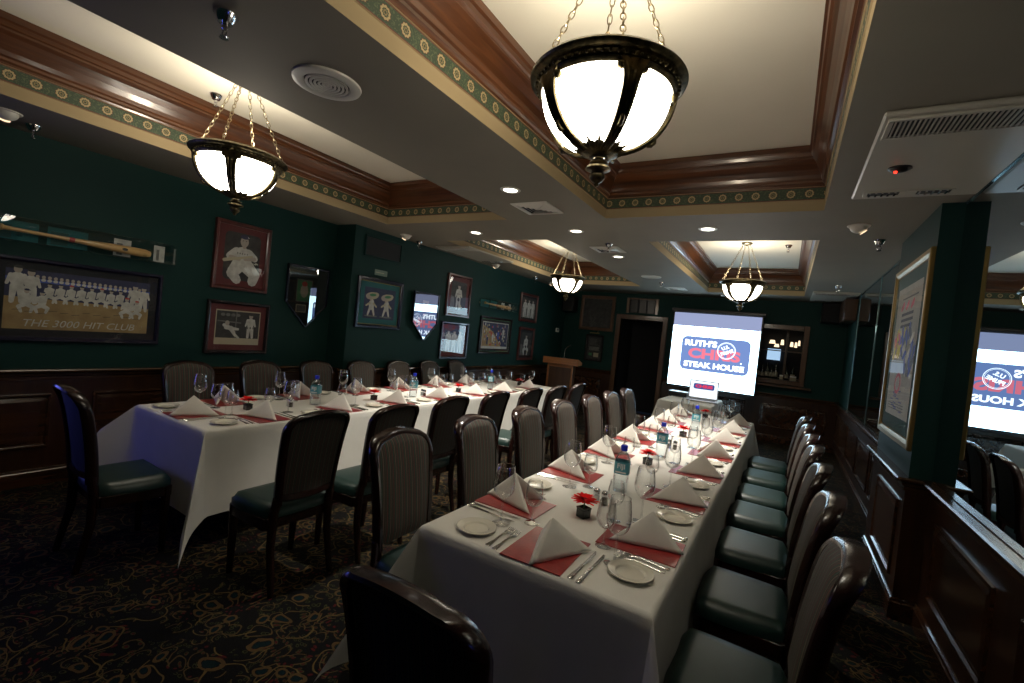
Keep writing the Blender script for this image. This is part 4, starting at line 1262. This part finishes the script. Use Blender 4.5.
tt = thing('gooseneck_microphone', (-3.93, 8.80, 1.105), R(12), 'thin gooseneck microphone standing on the lectern', 'microphone')
mb = MB(); mb.lathe([(0, 0), (.03, 0), (.028, .012), (.008, .02), (0, .02)], 16); mb.build('socket', 'black', tt)
mb = MB(); mb.tube([(0, 0, .01), (.0, 0, .10), (.01, -.01, .18), (.05, -.03, .24), (.09, -.05, .26)], .006, 8); mb.build('gooseneck', 'chrome', tt)
mb = MB(); mb.tube([(.085, -.048, .258), (.10, -.056, .268), (.13, -.07, .285)], [.010, .014, .011], 10); mb.build('capsule', 'black', tt)

# ------------------------------------------------------------------ corner speakers
def speaker(loc, w, label):
    t = thing('corner_loudspeaker', loc, 0, label, 'speaker', 'corner loudspeakers')
    mb = MB(); mb.box((-w/2, -.10, -.17), (w/2, .17, .17), bev=.012); mb.build('cabinet', 'black', t)
    mb = MB(); mb.box((-w/2+.015, -.108, -.155), (w/2-.015, -.098, .155), bev=.003); mb.build('cloth_front', 'speaker_cloth', t)
    mb = MB(); mb.box((-.02, .16, -.03), (.02, .20, .03)); mb.build('wall_bracket', 'black', t, smooth=False)
speaker((.60, 9.76, 2.43), .32, 'black loudspeaker high in the far right corner')
speaker((-4.36, 9.76, 2.30), .26, 'black loudspeaker high in the far left corner')
t = thing('wooden_valance_box', (XR-.085, 9.15, 2.42), 0, 'brown wooden box high on the right wall beside the loudspeaker', 'wall box')
mb = MB(); mb.box((-.08, -.38, -.17), (.080, .38, .17), bev=.006); mb.build('body', 'brown_panel', t)
mb = MB(); mb.box((-.088, -.35, -.14), (-.079, .35, .14), bev=.004); mb.build('front_panel', 'brown_panel', t)

# ------------------------------------------------------------------ bar niche seen through the opening
slabs = MB()
slabs.box((BX0-.10, YB+.12, .95), (BX0-.06, YB+.75, 2.35)); slabs.box((BX1+.06, YB+.12, .95), (BX1+.10, YB+.75, 2.35))
slabs.box((BX0-.10, YB+.72, .95), (BX1+.10, YB+.76, 2.35)); slabs.box((BX0-.10, YB+.12, 2.30), (BX1+.10, YB+.75, 2.35)); slabs.box((BX0-.10, YB+.12, .95), (BX1+.10, YB+.75, BZ0-.03))
structure(slabs.build('wall_bar_niche', 'void', smooth=False))
t = thing('bar_shelf_unit', ((BX0+BX1)/2, YB+.55, BZ0-.03), 0, 'dark bar shelving with a lit blue panel behind the wall opening', 'shelf')
mb = MB(); mb.box((-.40, -.10, .03), (.40, .10, .05)); mb.build('shelf', 'bar_shelf', t, smooth=False)
mb = MB(); mb.box((-.40, -.05, .56), (.40, .10, .58)); mb.build('shelf', 'bar_shelf', t, smooth=False)
mb = MB(); mb.box((.10, -.10, .0), (.14, .10, .96)); mb.build('upright', 'bar_shelf', t, smooth=False)
mb = MB(); mb.box((-.20, .11, .38), (.03, .13, .60)); mb.build('lit_panel', 'bar_glow', t, smooth=False)
for i, (x, z, w, h) in enumerate(((-.13, .70, .11, .07), (-.05, .64, .09, .06), (.04, .69, .06, .10), (.20, .67, .06, .09), (.27, .66, .05, .10), (.32, .70, .04, .10))):
    mb = MB(); mb.prism([(x-w/2, z), (x+w/2, z), (x+w*.35, z+h), (x-w*.35, z+h)], .05, .09)
    tag(mb.build('lit_glassware', 'bar_warm'), f'glowing glass on the upper bar shelf, {ORD[i]} from the left', 'glass', 'lit glasses on the bar shelf').location = ((BX0+BX1)/2, YB+.50, BZ0-.03)
def make_wine_bottle():
    t = thing('wine_bottle', label='x', cat='bottle', group='bottles on the bar')
    mb = MB(); mb.lathe([(0, 0), (.034, 0), (.036, .006), (.036, .17), (.030, .20), (.014, .225), (.013, .28), (.015, .285), (.014, .30), (0, .30)], 16); mb.build('glass_body', 'bottle_dark', t)
    mb = MB(); mb.lathe([(.0365, .06), (.0365, .14)], 16); mb.build('paper_label', 'bottle_label', t)
    return t
kwb = Kind(make_wine_bottle())
for i, x in enumerate((-.47, -.39, -.31, -.235, -.165, .02, .12)):
    kwb.place((x, YB+.40+.03*(i % 2), BZ0-.03), 0, f'dark wine bottle on the bar counter, {ORD[i]} from the left', 'bottles on the bar', scale=(1, .9, 1.05, .95, 1.1, .9, 1)[i])
for i, (x, w) in enumerate(((-.06, .055), (.13, .10))):
    t = thing('stacked_carton', (x, YB+.25, BZ0-.03), 0, ('small', 'larger')[i]+' white carton on the bar counter', 'carton')
    mb = MB(); mb.box((-w/2, -.04, 0), (w/2, .04, .11), bev=.004); mb.build('carton_body', 'photo_cream', t)
    mb = MB(); mb.box((-w/2-.002, -.042, .085), (w/2+.002, .042, .113), bev=.004); mb.build('carton_lid', 'white', t)

# ------------------------------------------------------------------ pictures
STEP = [0.0]
def ell(mb, cx, cz, rx, rz, d, m, rot=0, n=14):
    STEP[0] += 8e-6; d = d-STEP[0]
    c, s = math.cos(rot), math.sin(rot)
    mb.poly([(cx+rx*math.cos(a)*c-rz*math.sin(a)*s, d, cz+rx*math.cos(a)*s+rz*math.sin(a)*c) for a in [2*PI*k/n for k in range(n)]], m)
def limb(mb, x0, z0, x1, z1, w0, w1, d, m):
    STEP[0] += 8e-6
    dx, dz = x1-x0, z1-z0; l = math.hypot(dx, dz) or 1; nx, nz = -dz/l, dx/l
    mb.poly([(x0+nx*w0, d-STEP[0], z0+nz*w0), (x0-nx*w0, d-STEP[0], z0-nz*w0), (x1-nx*w1, d-STEP[0], z1-nz*w1), (x1+nx*w1, d-STEP[0], z1+nz*w1)], m)
    ell(mb, x0, z0, w0, w0, d-.0001, m, n=8); ell(mb, x1, z1, w1, w1, d-.0001, m, n=8)
def framed(name, loc, rz, w, h, label, cat, fw=.04, frame='frame_dark', matm='mat_maroon', mw=.07, inner=None, art=None, artm=(), depth=.035, shape=None, glass='picture_glass', group='framed pictures'):
    """picture facing local -y, hung with its back on y=0"""
    t = thing(name, loc, rz, label, cat, group)
    def out(o):
        if shape: 
            W, Hh = w/2-o, h/2-o
            k = shape
            return [(-W, Hh), (-W, Hh-h*k+o*.4), (0, -Hh-o*.25), (W, Hh-h*k+o*.4), (W, Hh)]
        return [(-w/2+o, h/2-o), (-w/2+o, -h/2+o), (w/2-o, -h/2+o), (w/2-o, h/2-o)]
    mb = MB(); O = out(0); prof = [(0, 0), (0, -depth+.006), (.005, -depth), (fw*.6, -depth), (fw*.75, -depth+.006), (fw, -depth+.012), (fw, -.006)]
    rows = [[(p[0], d, p[1]) for p in out(o)] for o, d in prof]
    mb.grid(rows, closed_u=True); mb.build('frame', frame, t, angle=30)
    mb = MB(); I = out(fw-.002); mb.poly([(p[0], -.010, p[1]) for p in I]); mb.build('mat_board', matm, t, smooth=False)
    if inner:
        mb = MB(); mb.grid([[(p[0], -.011, p[1]) for p in out(fw+.001)], [(p[0], -.013, p[1]) for p in out(fw+.009)]], closed_u=True); mb.build('inner_slip', inner, t, smooth=False)
    if art:
        STEP[0] = 0.0; mb = MB(); art(mb, -.0115, w/2-fw-mw, h/2-fw-mw); mb.build('print', list(artm), t, smooth=False, fix=False)
    if glass:
        mb = MB(); mb.poly([(p[0], -depth+.014, p[1]) for p in out(fw-.001)]); mb.build('glass_pane', glass, t, smooth=False)
    return t
LEFT = PI/2
PH = ('photo_dark', 'photo_mid', 'photo_light', 'photo_skin', 'photo_navy', 'photo_sand', 'photo_red', 'photo_cream', 'photo_green')
def bg(mb, d, W, H, m): mb.poly([(-W, d, -H), (W, d, -H), (W, d, H), (-W, d, H)], m)
def player(mb, x, z, s, d, jersey=2, skin=3, cap=0, pose=0):
    """standing or crouching ball player, s = height"""
    if pose == 0:
        limb(mb, x-.09*s, z+.02*s, x-.06*s, z+.45*s, .05*s, .08*s, d, jersey); limb(mb, x+.10*s, z+.02*s, x+.06*s, z+.45*s, .05*s, .08*s, d, jersey)
        ell(mb, x, z+.62*s, .15*s, .21*s, d-.0002, jersey)
        limb(mb, x-.13*s, z+.74*s, x-.20*s, z+.50*s, .05*s, .035*s, d-.0002, jersey); limb(mb, x+.13*s, z+.74*s, x+.20*s, z+.50*s, .05*s, .035*s, d-.0002, jersey)
    else:
        limb(mb, x, z+.35*s, x-.22*s, z+.22*s, .10*s, .08*s, d, jersey); limb(mb, x-.22*s, z+.22*s, x-.14*s, z, .07*s, .05*s, d, jersey)
        limb(mb, x, z+.35*s, x+.22*s, z+.22*s, .10*s, .08*s, d, jersey); limb(mb, x+.22*s, z+.22*s, x+.16*s, z, .07*s, .05*s, d, jersey)
        ell(mb, x, z+.58*s, .17*s, .24*s, d-.0002, jersey)
        limb(mb, x-.14*s, z+.70*s, x-.20*s, z+.42*s, .055*s, .04*s, d-.0003, jersey); limb(mb, x+.14*s, z+.70*s, x+.12*s, z+.42*s, .055*s, .04*s, d-.0003, jersey)
    ell(mb, x, z+.90*s, .085*s, .10*s, d-.0003, skin)
    ell(mb, x, z+.975*s, .088*s, .042*s, d-.0004, cap); ell(mb, x+.03*s, z+.945*s, .10*s, .016*s, d-.0004, cap)
def art_hitter(mb, d, W, H):
    mb.poly([(p[0], d, p[1]) for p in rrect(-W, W, -H, H, .05)], 0)
    mb.poly([(-W, d-.0002, -.0), (W, d-.0002, -.04), (W, d-.0002, H*.45), (-W, d-.0002, H*.55)], 0)
    q = d-.0005
    limb(mb, -.02, -H*.28, -.09, -H*.72, .075, .055, q, 2); limb(mb, -.09, -H*.72, -.04, -H*.97, .05, .045, q, 2)
    limb(mb, .03, -H*.28, .14, -H*.70, .075, .055, q, 2); limb(mb, .14, -H*.70, .12, -H*.97, .05, .05, q, 2)
    limb(mb, 0, -H*.30, .0, H*.12, .070, .080, q-.0002, 2)
    limb(mb, -.06, H*.20, -.125, -H*.02, .045, .035, q-.0004, 2); limb(mb, .06, H*.20, .125, H*.02, .045, .035, q-.0004, 2)
    limb(mb, -.115, -H*.06, -.03, -H*.10, .022, .018, q-.0006, 3); limb(mb, .12, H*.0, .03, -H*.06, .022, .018, q-.0006, 3)
    limb(mb, -W*.97, -H*.22, W*.55, H*.10, .017, .010, q-.0008, 7)
    limb(mb, .01, H*.44, .01, H*.55, .02, .02, q-.0007, 3); ell(mb, .01, H*.66, .042, .054, q-.0008, 3); ell(mb, .01, H*.86, .046, .022, q-.0010, 4); ell(mb, -.004, H*.70, .005, .004, q-.0011, 0); ell(mb, .026, H*.70, .005, .004, q-.0011, 0)
    for i in range(5): limb(mb, -.05+i*.024, H*.13, -.05+i*.024, H*.17, .004, .004, q-.0009, 0)
def art_two(mb, d, W, H):
    bg(mb, d, W, H, 7); mb.poly([(-W*.96, d-.0002, -H*.62), (W*.96, d-.0002, -H*.62), (W*.96, d-.0002, H*.93), (-W*.96, d-.0002, H*.93)], 0)
    q = d-.0004
    for i in range(4): ell(mb, -W*.7+i*.05, H*.72, .022, .016, q, 1)
    limb(mb, -W*.9, H*.35, W*.1, H*.28, .006, .006, q, 1); limb(mb, -W*.1, H*.9, -W*.12, -H*.6, .005, .005, q, 1)
    limb(mb, -.12, -H*.02, .0, -H*.10, .020, .012, q, 2); limb(mb, -.07, -H*.05, -.03, -H*.42, .024, .014, q, 2); limb(mb, -.08, -H*.05, -.14, H*.12, .022, .016, q, 2); ell(mb, -.11, H*.24, .022, .026, q-.0002, 3)
    limb(mb, -.03, -H*.42, .01, -H*.60, .014, .01, q, 2)
    player(mb, .125, -H*.58, H*1.42, q-.0005, 2, 3, 0)
    for i in range(3): limb(mb, .095+i*.03, -H*.02, .095+i*.03, H*.05, .007, .007, q-.0012, 1)
def art_team(mb, d, W, H):
    bg(mb, d, W, H, 4); q = d-.0003
    mb.poly([(-W, q, -H), (W, q, -H), (W, q, -H*.02), (-W, q, H*.08)], 5)
    mb.poly([(-W, q-.0001, H*.62), (W, q-.0001, H*.56), (W, q-.0001, H*.66), (-W, q-.0001, H*.74)], 10)
    r = random.Random(5)
    for i in range(20): ell(mb, -W*.62+i*W*1.45/19, H*.80-i*.0012, .011, .013, q-.0003, 3); ell(mb, -W*.62+i*W*1.45/19, H*.70-i*.0012, .014, .011, q-.0002, 2)
    for i in range(8): player(mb, -W*.46+i*W*.142, -H*.06+r.uniform(-.004, .004), .145, q-.0006-i*.00002, 2, 3, (0, 4, 6)[i % 3], 1)
    for x, s in ((-W*.86, .27), (-W*.70, .25), (W*.76, .22), (W*.90, .21)): player(mb, x, -H*.12, s, q-.0014, 2, 3, 0 if x < 0 else 4)
    for x, s in ((-W*.74, .17), (-W*.55, .16), (W*.64, .17), (W*.80, .15)): player(mb, x, -H*.42, s, q-.0022, 2, 3, 4 if x < 0 else 6, 1)
    for i in range(12): limb(mb, -W*.9+i*W*.15, -H*.36-.01*(i % 3), -W*.9+i*W*.15+.045, -H*.34-.01*(i % 3), .0016, .0012, q-.003, 0)
def art_one(pose, tone=0):
    def f(mb, d, W, H):
        bg(mb, d, W, H, tone); mb.poly([(-W, d-.0002, -H), (-W*.4, d-.0002, -H), (-W*.6, d-.0002, -H*.1), (-W, d-.0002, 0)], 1)
        player(mb, 0, -H*.92, H*1.75, d-.0005, 2, 3, 0, pose)
        ell(mb, .0, -H*.25, .03, .03, d-.0014, 0); ell(mb, W*.35, -H*.72, .02, .03, d-.0014, 7)
        for i in range(4): limb(mb, -.045+i*.026, H*.12, -.045+i*.026, H*.17, .005, .005, d-.0014, 0)
    return f
def art_three(mb, d, W, H):
    bg(mb, d, W, H, 1); mb.poly([(-W, d-.0002, -H*.1), (W, d-.0002, -H*.1), (W, d-.0002, H), (-W, d-.0002, H)], 0)
    for i, x in enumerate((-W*.60, 0, W*.60)): player(mb, x, -H*.95, H*1.85, d-.0004-.0006*i, 2, 3, 0)
def art_cartoon(mb, d, W, H):
    bg(mb, d, W, H, 4); q = d-.0003
    for x in (-W*.52, W*.45):
        ell(mb, x, -H*.84, .11, .010, q, 1)
        limb(mb, x-.02, -H*.30, x-.05, -H*.76, .020, .013, q, 2); limb(mb, x+.02, -H*.30, x+.05, -H*.74, .020, .013, q, 2)
        ell(mb, x, -H*.10, .044, .070, q-.0002, 2); limb(mb, x-.03, -H*.02, x-.085, -H*.18, .014, .012, q-.0003, 7); limb(mb, x+.03, -H*.02, x+.08, -H*.22, .014, .012, q-.0003, 7)
        ell(mb, x, H*.46, .105, .046, q-.0004, 7, .12); ell(mb, x-.05, H*.40, .05, .036, q-.0004, 3); ell(mb, x+.06, H*.56, .05, .030, q-.0005, 7); ell(mb, x+.01, H*.52, .055, .018, q-.0006, 8, .1); ell(mb, x-.02, H*.22, .014, .03, q-.0003, 3)
def art_crowd(mb, d, W, H):
    bg(mb, d, W, H, 2); mb.poly([(-W*.97, d-.0002, -H*.82), (W*.97, d-.0002, -H*.82), (W*.97, d-.0002, H*.94), (-W*.97, d-.0002, H*.94)], 4)
    r = random.Random(9); q = d-.0004
    mb.poly([(-W*.97, q, -H*.82), (W*.5, q, -H*.82), (-W*.2, q, H*.3), (-W*.97, q, H*.75)], 5)
    for i in range(70): ell(mb, r.uniform(-W*.9, W*.9), r.uniform(-H*.72, H*.85), r.uniform(.010, .026), r.uniform(.010, .034), q-.0002-.00001*i, r.choice((2, 3, 4, 6, 7, 1, 10)), n=7)
    for i in range(4): player(mb, -W*.6+i*W*.4, -H*.7+.05*i, H*.7, q-.0012-.0005*i, (4, 2, 10, 2)[i], 3, 6)
def art_clip(mb, d, W, H):
    bg(mb, d, W, H, 0); q = d-.0003
    mb.poly([(-W*.2, q, H*.1), (W*.5, q, H*.1), (W*.5, q, H*.75), (-W*.2, q, H*.75)], 1); ell(mb, W*.15, H*.45, .03, .04, q-.0002, 3)
ARTM = PH + ('photo_mid', 'ink_blue')
def small_print(mb, d, x0, x1, z0, z1, m): mb.poly([(x0, d, z0), (x1, d, z0), (x1, d, z1), (x0, d, z1)], m)
def art_plate(mb, d, W, H):
    small_print(mb, d, -.14, .06, -.06, .20, 9); small_print(mb, d-.0002, -.13, .05, -.05, .19, 8); ell(mb, -.04, .07, .05, .08, d-.0004, 3); ell(mb, -.04, .15, .035, .03, d-.0005, 6)
    small_print(mb, d, -.13, .0, -.18, -.09, 7); small_print(mb, d-.0002, -.12, -.01, -.17, -.10, 1)
def art_plate2(mb, d, W, H):
    small_print(mb, d, -.20, .12, -.10, .18, 9)
    r = random.Random(2)
    for i in range(16): ell(mb, r.uniform(-.18, .10), r.uniform(-.08, .16), .018, .022, d-.0003-.00002*i, r.choice((2, 3, 6, 4)), n=8)
    small_print(mb, d-.0001, -.08, .06, .19, .23, 7)

framed('team_picture', (XL, 1.445, 1.42), LEFT, 1.06, .62, 'wide framed team picture with lettering along its bottom, left wall', 'framed picture', .035, 'frame_navy', 'mat_black', .055, None, art_team, ARTM)
tp = bpy.data.objects['team_picture']
o = text_mesh('THE 3000 HIT CLUB', .075, 'photo_light', 'title_lettering', [c for c in children(tp) if c.name.startswith('print')][0], .0003, 0, .68, shear=.25); o.location = (.0, -.0165, -.175)
framed('ball_player_portrait', (XL, 2.655, 2.02), LEFT, .56, .68, 'framed photo of a kneeling ball player holding a bat', 'framed picture', .04, 'frame_red', 'mat_maroon', .06, None, art_hitter, ARTM)
framed('ball_game_photograph', (XL, 2.675, 1.30), LEFT, .63, .53, 'maroon matted photo of two ball players below the kneeling one', 'framed picture', .035, 'frame_dark', 'mat_maroon', .055, None, art_two, ARTM)
framed('plate_shaped_display', (XL, 3.43, 1.70), LEFT, .54, .71, 'home plate shaped black frame nearest the wall corner', 'framed picture', .022, 'frame_navy', 'mat_black', .02, None, art_plate, ARTM, shape=.60, glass='polished_glass')
framed('cartoon_picture', (XL2, 4.245, 1.725), LEFT, .76, .63, 'framed drawing of two cartoon ball players on a teal mat', 'framed picture', .045, 'frame_navy', 'mat_teal', .075, 'gold_dull', art_cartoon, ARTM)
framed('plate_shaped_display', (XL2+.02, 5.10, 1.63), LEFT+R(2.6), .56, .69, 'home plate shaped frame mirroring the lit screen', 'framed picture', .018, 'frame_navy', 'mat_black', .02, None, art_plate2, ARTM, shape=.62, glass='polished_glass')
framed('ball_player_portrait', (XL2, 5.86, 2.015), LEFT, .60, .655, 'framed photo of a single fielder, above the three players', 'framed picture', .04, 'frame_red', 'mat_maroon', .065, None, art_one(0), ARTM)
framed('ball_player_portrait', (XL2, 5.85, 1.31), LEFT, .69, .575, 'framed photo of three ball players standing in a row', 'framed picture', .04, 'frame_navy', 'mat_maroon', .06, None, art_three, ARTM)
framed('crowd_picture', (XL2, 7.04, 1.44), LEFT, 1.03, .65, 'wide framed colourful game painting below the small display case', 'framed picture', .04, 'frame_dark', 'mat_black', .05, 'photo_green', art_crowd, ARTM)
framed('ball_player_portrait', (XL2, 8.17, 2.045), LEFT, .70, .56, 'red framed photo of a small group near the far corner', 'framed picture', .045, 'frame_red', 'mat_black', .04, None, art_three, ARTM)
framed('ball_player_portrait', (XL2, 8.20, 1.325), LEFT, .62, .65, 'brown framed photo of one fielder, lowest near the far corner', 'framed picture', .045, 'frame_red', 'mat_black', .05, None, art_one(1), ARTM)
def art_dark(mb, d, W, H): bg(mb, d, W, H, 0)
framed('dark_glazed_picture', (-3.75, YB, 2.15), 0, .80, .78, 'large wood framed dark picture on the far wall left of the doorway', 'framed picture', .07, 'oak', 'mat_black', .0, None, art_dark, ARTM)
def art_note(mb, d, W, H):
    bg(mb, d, W, H, 0); r = random.Random(4)
    for i in range(7): small_print(mb, d-.0003, -W*.8, r.uniform(W*.2, W*.85), H*(.85-.09*i)-.006, H*(.85-.09*i), 1)
    small_print(mb, d-.0003, -W*.8, W*.8, -H*.25, H*.12, 9); small_print(mb, d-.0003, W*.0, W*.8, -H*.85, -H*.45, 7); small_print(mb, d-.0003, -W*.8, -W*.25, -H*.75, -H*.5, 8)
framed('notice_frame', (-3.74, YB, 1.365), 0, .41, .59, 'small black framed notice below the large dark picture', 'framed picture', .03, 'frame_dark', 'mat_black', .03, None, art_note, ARTM)
# picture light above the notice
t = thing('picture_light', (-3.74, YB, 1.70), 0, 'slim brass picture light over the small black notice', 'lamp')
mb = MB(); mb.tube([(-.11, -.07, .0), (.11, -.07, .0)], .010, 8); mb.build('shade', 'gold', t)
mb = MB(); mb.tube([(.06, 0, .03), (.06, -.05, .03), (.06, -.07, .005)], .005, 6); mb.build('arm', 'gold', t)
# shuttered opening above the doorway
t = thing('shutter_panel', (-2.755, YB, 2.375), 0, 'dark slatted panel in a wood frame above the doorway', 'panel')
mb = MB(); mb.box((-.28, -.006, -.16), (.28, 0, .15)); mb.build('panel_back', 'mat_black', t, smooth=False)
mb = MB()
for s in (-1, 1): mb.box((s*.31-.03, -.03, -.17), (s*.31+.03, 0, .16), bev=.004)
mb.box((-.28, -.03, .13), (.28, 0, .16), bev=.004)
mb.build('frame', 'oak', t)
for k in range(3): mb = MB(); mb.box((-.25+.18*k, -.014, -.155), (-.10+.18*k, -.006, .125), bev=.003); mb.build('slat', 'black', t)

# bats in clear cases
def bat_on_wall(x, y, z, L, label_bat, label_case, hh=.17, with_prints=True):
    t = thing('display_case', (x, y, z), LEFT, label_case, 'display case', 'clear bat cases')
    mb = MB(); D = .13
    mb.box((-L/2, -D, -hh/2), (L/2, -.004, hh/2)); mb.build('acrylic_shell', 'acrylic', t, smooth=False)
    mb = MB()
    for zz in (-hh/2, hh/2): mb.tube([(-L/2, -D, zz), (L/2, -D, zz)], .003, 5)
    mb.tube([(L/2, -D, -hh/2), (L/2, -D, hh/2)], .003, 5); mb.build('polished_edges', 'acrylic', t)
    if with_prints:
        for k, (a, b) in enumerate(((-.46, -.22), (-.18, .02), (.16, .26), (.40, .47))):
            mb = MB(); small_print(mb, -.006, a*L, b*L, -hh*.42, hh*.40, 0); small_print(mb, -.0065, a*L+.02, (a+b)/2*L, -hh*.36, hh*.2, 1); mb.build('backing_card', ['mat_teal', 'mat_green'] if k < 2 else ['photo_light', 'photo_mid'], t, smooth=False, fix=False)
    for sx in (-.32, .32):
        mb = MB(); mb.box((sx*L-.012, -.09, -.05), (sx*L+.012, -.004, -.035)); mb.box((sx*L-.012, -.095, -.05), (sx*L+.012, -.088, -.02)); mb.build('hook', 'acrylic', t, smooth=False)
    b = MB(); Lb = min(.90, L*.80)
    prof = [(0, 0), (.020, .0), (.022, .008), (.014, .02), (.012, .10), (.013, .30), (.018, .42), (.028, .58), (.032, .72), (.031, .80), (.022, .835), (0, .84)]
    b.lathe(prof, 18)
    k = Lb/.84
    b.v = [(z_*k-Lb/2, x_*k, y_*k) for x_, y_, z_ in b.v]
    tb = thing('baseball_bat', (x+.062, y-.02, z-.010), LEFT, label_bat, 'baseball bat', 'mounted bats')
    tb.rotation_euler = (0, R(1.5), LEFT)
    b.build('barrel', 'bat_wood', tb)
    r = MB(); r.lathe([(.0165*k, .34*k), (.0175*k, .37*k)], 16); r.v = [(z_-Lb/2, x_, y_) for x_, y_, z_ in r.v]; r.build('red_band', 'photo_red', tb)
    r = MB(); ell(r, .24*k, .0, .020, .012, -.0325*k, 0); r.build('stamp', 'photo_dark', tb, smooth=False)
bat_on_wall(XL, 1.42, 1.915, 1.18, 'pale wooden baseball bat above the wide team picture', 'long clear case holding a bat above the team picture')
bat_on_wall(XL2, 6.98, 1.985, 1.06, 'dark wooden bat above the colourful game painting', 'small clear case holding a bat above the colourful painting', .15)

# gilt framed poster on the pillar, facing the table
def art_poster(mb, d, W, H):
    bg(mb, d, W, H, 0); q = d-.0004; r = random.Random(8)
    def line(x0, x1, z, h, m): small_print(mb, q, x0, x1, z, z+h, m)
    line(-W*.55, W*.75, H*.80, .012, 3)
    for i in range(3): limb(mb, -W*.55+i*.16, H*.66, -W*.40+i*.16, H*.72, .020, .026, q-.0001*i, 4)
    for i in range(3): line(-W*.5, W*.5, H*(.54-.09*i), .022, 3)
    for i in range(26):
        x, z = r.uniform(-W*.85, W*.1), r.uniform(-H*.05, H*.28); ell(mb, x, z, .022, .060, q-.0002-.00002*i, r.choice((2, 2, 1, 4)), r.uniform(-1.2, 1.2), 8)
    for i in range(34):
        x, z = r.uniform(-W*.2, W*.9), r.uniform(-H*.30, H*.30); ell(mb, x, z, .026, .070, q-.0008-.00002*i, r.choice((1, 1, 3, 0)), r.uniform(-1.2, 1.2), 8)
    for i in range(9): a = i*.7; limb(mb, -.04+.09*math.cos(a), -H*.50+.07*math.sin(a), -.04+.09*math.cos(a+.7), -H*.50+.07*math.sin(a+.9), .012, .012, q-.0018, 4)
    for i in range(14): x = r.uniform(-W*.8, W*.5); line(x, x+.10, -H*(.62+.023*i), .006, 1)
    for i in range(3): line(-W*.8, W*.6, -H*(.82+.04*i), .004, 3)
t = framed('gilt_framed_poster', (XP, 4.39, 1.71), -PI/2, 1.10, 1.30, 'tall colourful poster in a gilt frame on the pillar', 'framed picture', .055, 'gold', 'mat_green', .11, 'gold_dull', art_poster, ('paper', 'ink_blue', 'ink_yellow', 'ink_grey', 'ink_pink'), depth=.026, glass='poster_glass')

# wall grille, label and thermostat
t = thing('wall_grille', (XL2, 4.235, 2.42), LEFT, 'dark framed air grille high on the picture wall', 'vent')
mb = MB(); W_, H_ = .31, .13
for a, b in (((-W_, H_-.02), (W_, H_)), ((-W_, -H_), (W_, -H_+.02)), ((-W_, -H_+.02), (-W_+.02, H_-.02)), ((W_-.02, -H_+.02), (W_, H_-.02))): mb.box((a[0], -.018, a[1]), (b[0], 0, b[1]), bev=.003)
mb.build('frame', 'wall', t)
mb = MB(); mb.poly([(-W_+.02, -.002, -H_+.02), (W_-.02, -.002, -H_+.02), (W_-.02, -.002, H_-.02), (-W_+.02, -.002, H_-.02)]); mb.build('throat', 'dark_slot', t, smooth=False)
mb = MB()
for k in range(12): z = -H_+.03+k*.0185; mb.box((-W_+.02, -.012, z), (W_-.02, -.006, z+.003))
mb.build('fins', 'dark_slot', t, smooth=False)
t = thing('wall_label', (XL2, 4.225, 2.118), LEFT, 'small pale plaque between the wall grille and the cartoon picture', 'plaque')
mb = MB(); mb.box((-.105, -.006, -.035), (.105, 0, .035), bev=.002); mb.build('plate', 'plaque', t)
mb = MB(); mb.box((-.09, -.0068, -.004), (.05, -.006, .004)); mb.build('marking', 'photo_cream', t, smooth=False)
t = thing('thermostat', (XL2, 9.60, 1.68), LEFT, 'small white thermostat on the picture wall by the far corner', 'thermostat')
mb = MB(); mb.box((-.07, -.025, -.045), (.07, 0, .045), bev=.006); mb.build('casing', 'white_plastic', t)
mb = MB(); mb.box((-.04, -.027, -.01), (.04, -.025, .03)); mb.build('display', 'ink_grey', t, smooth=False)
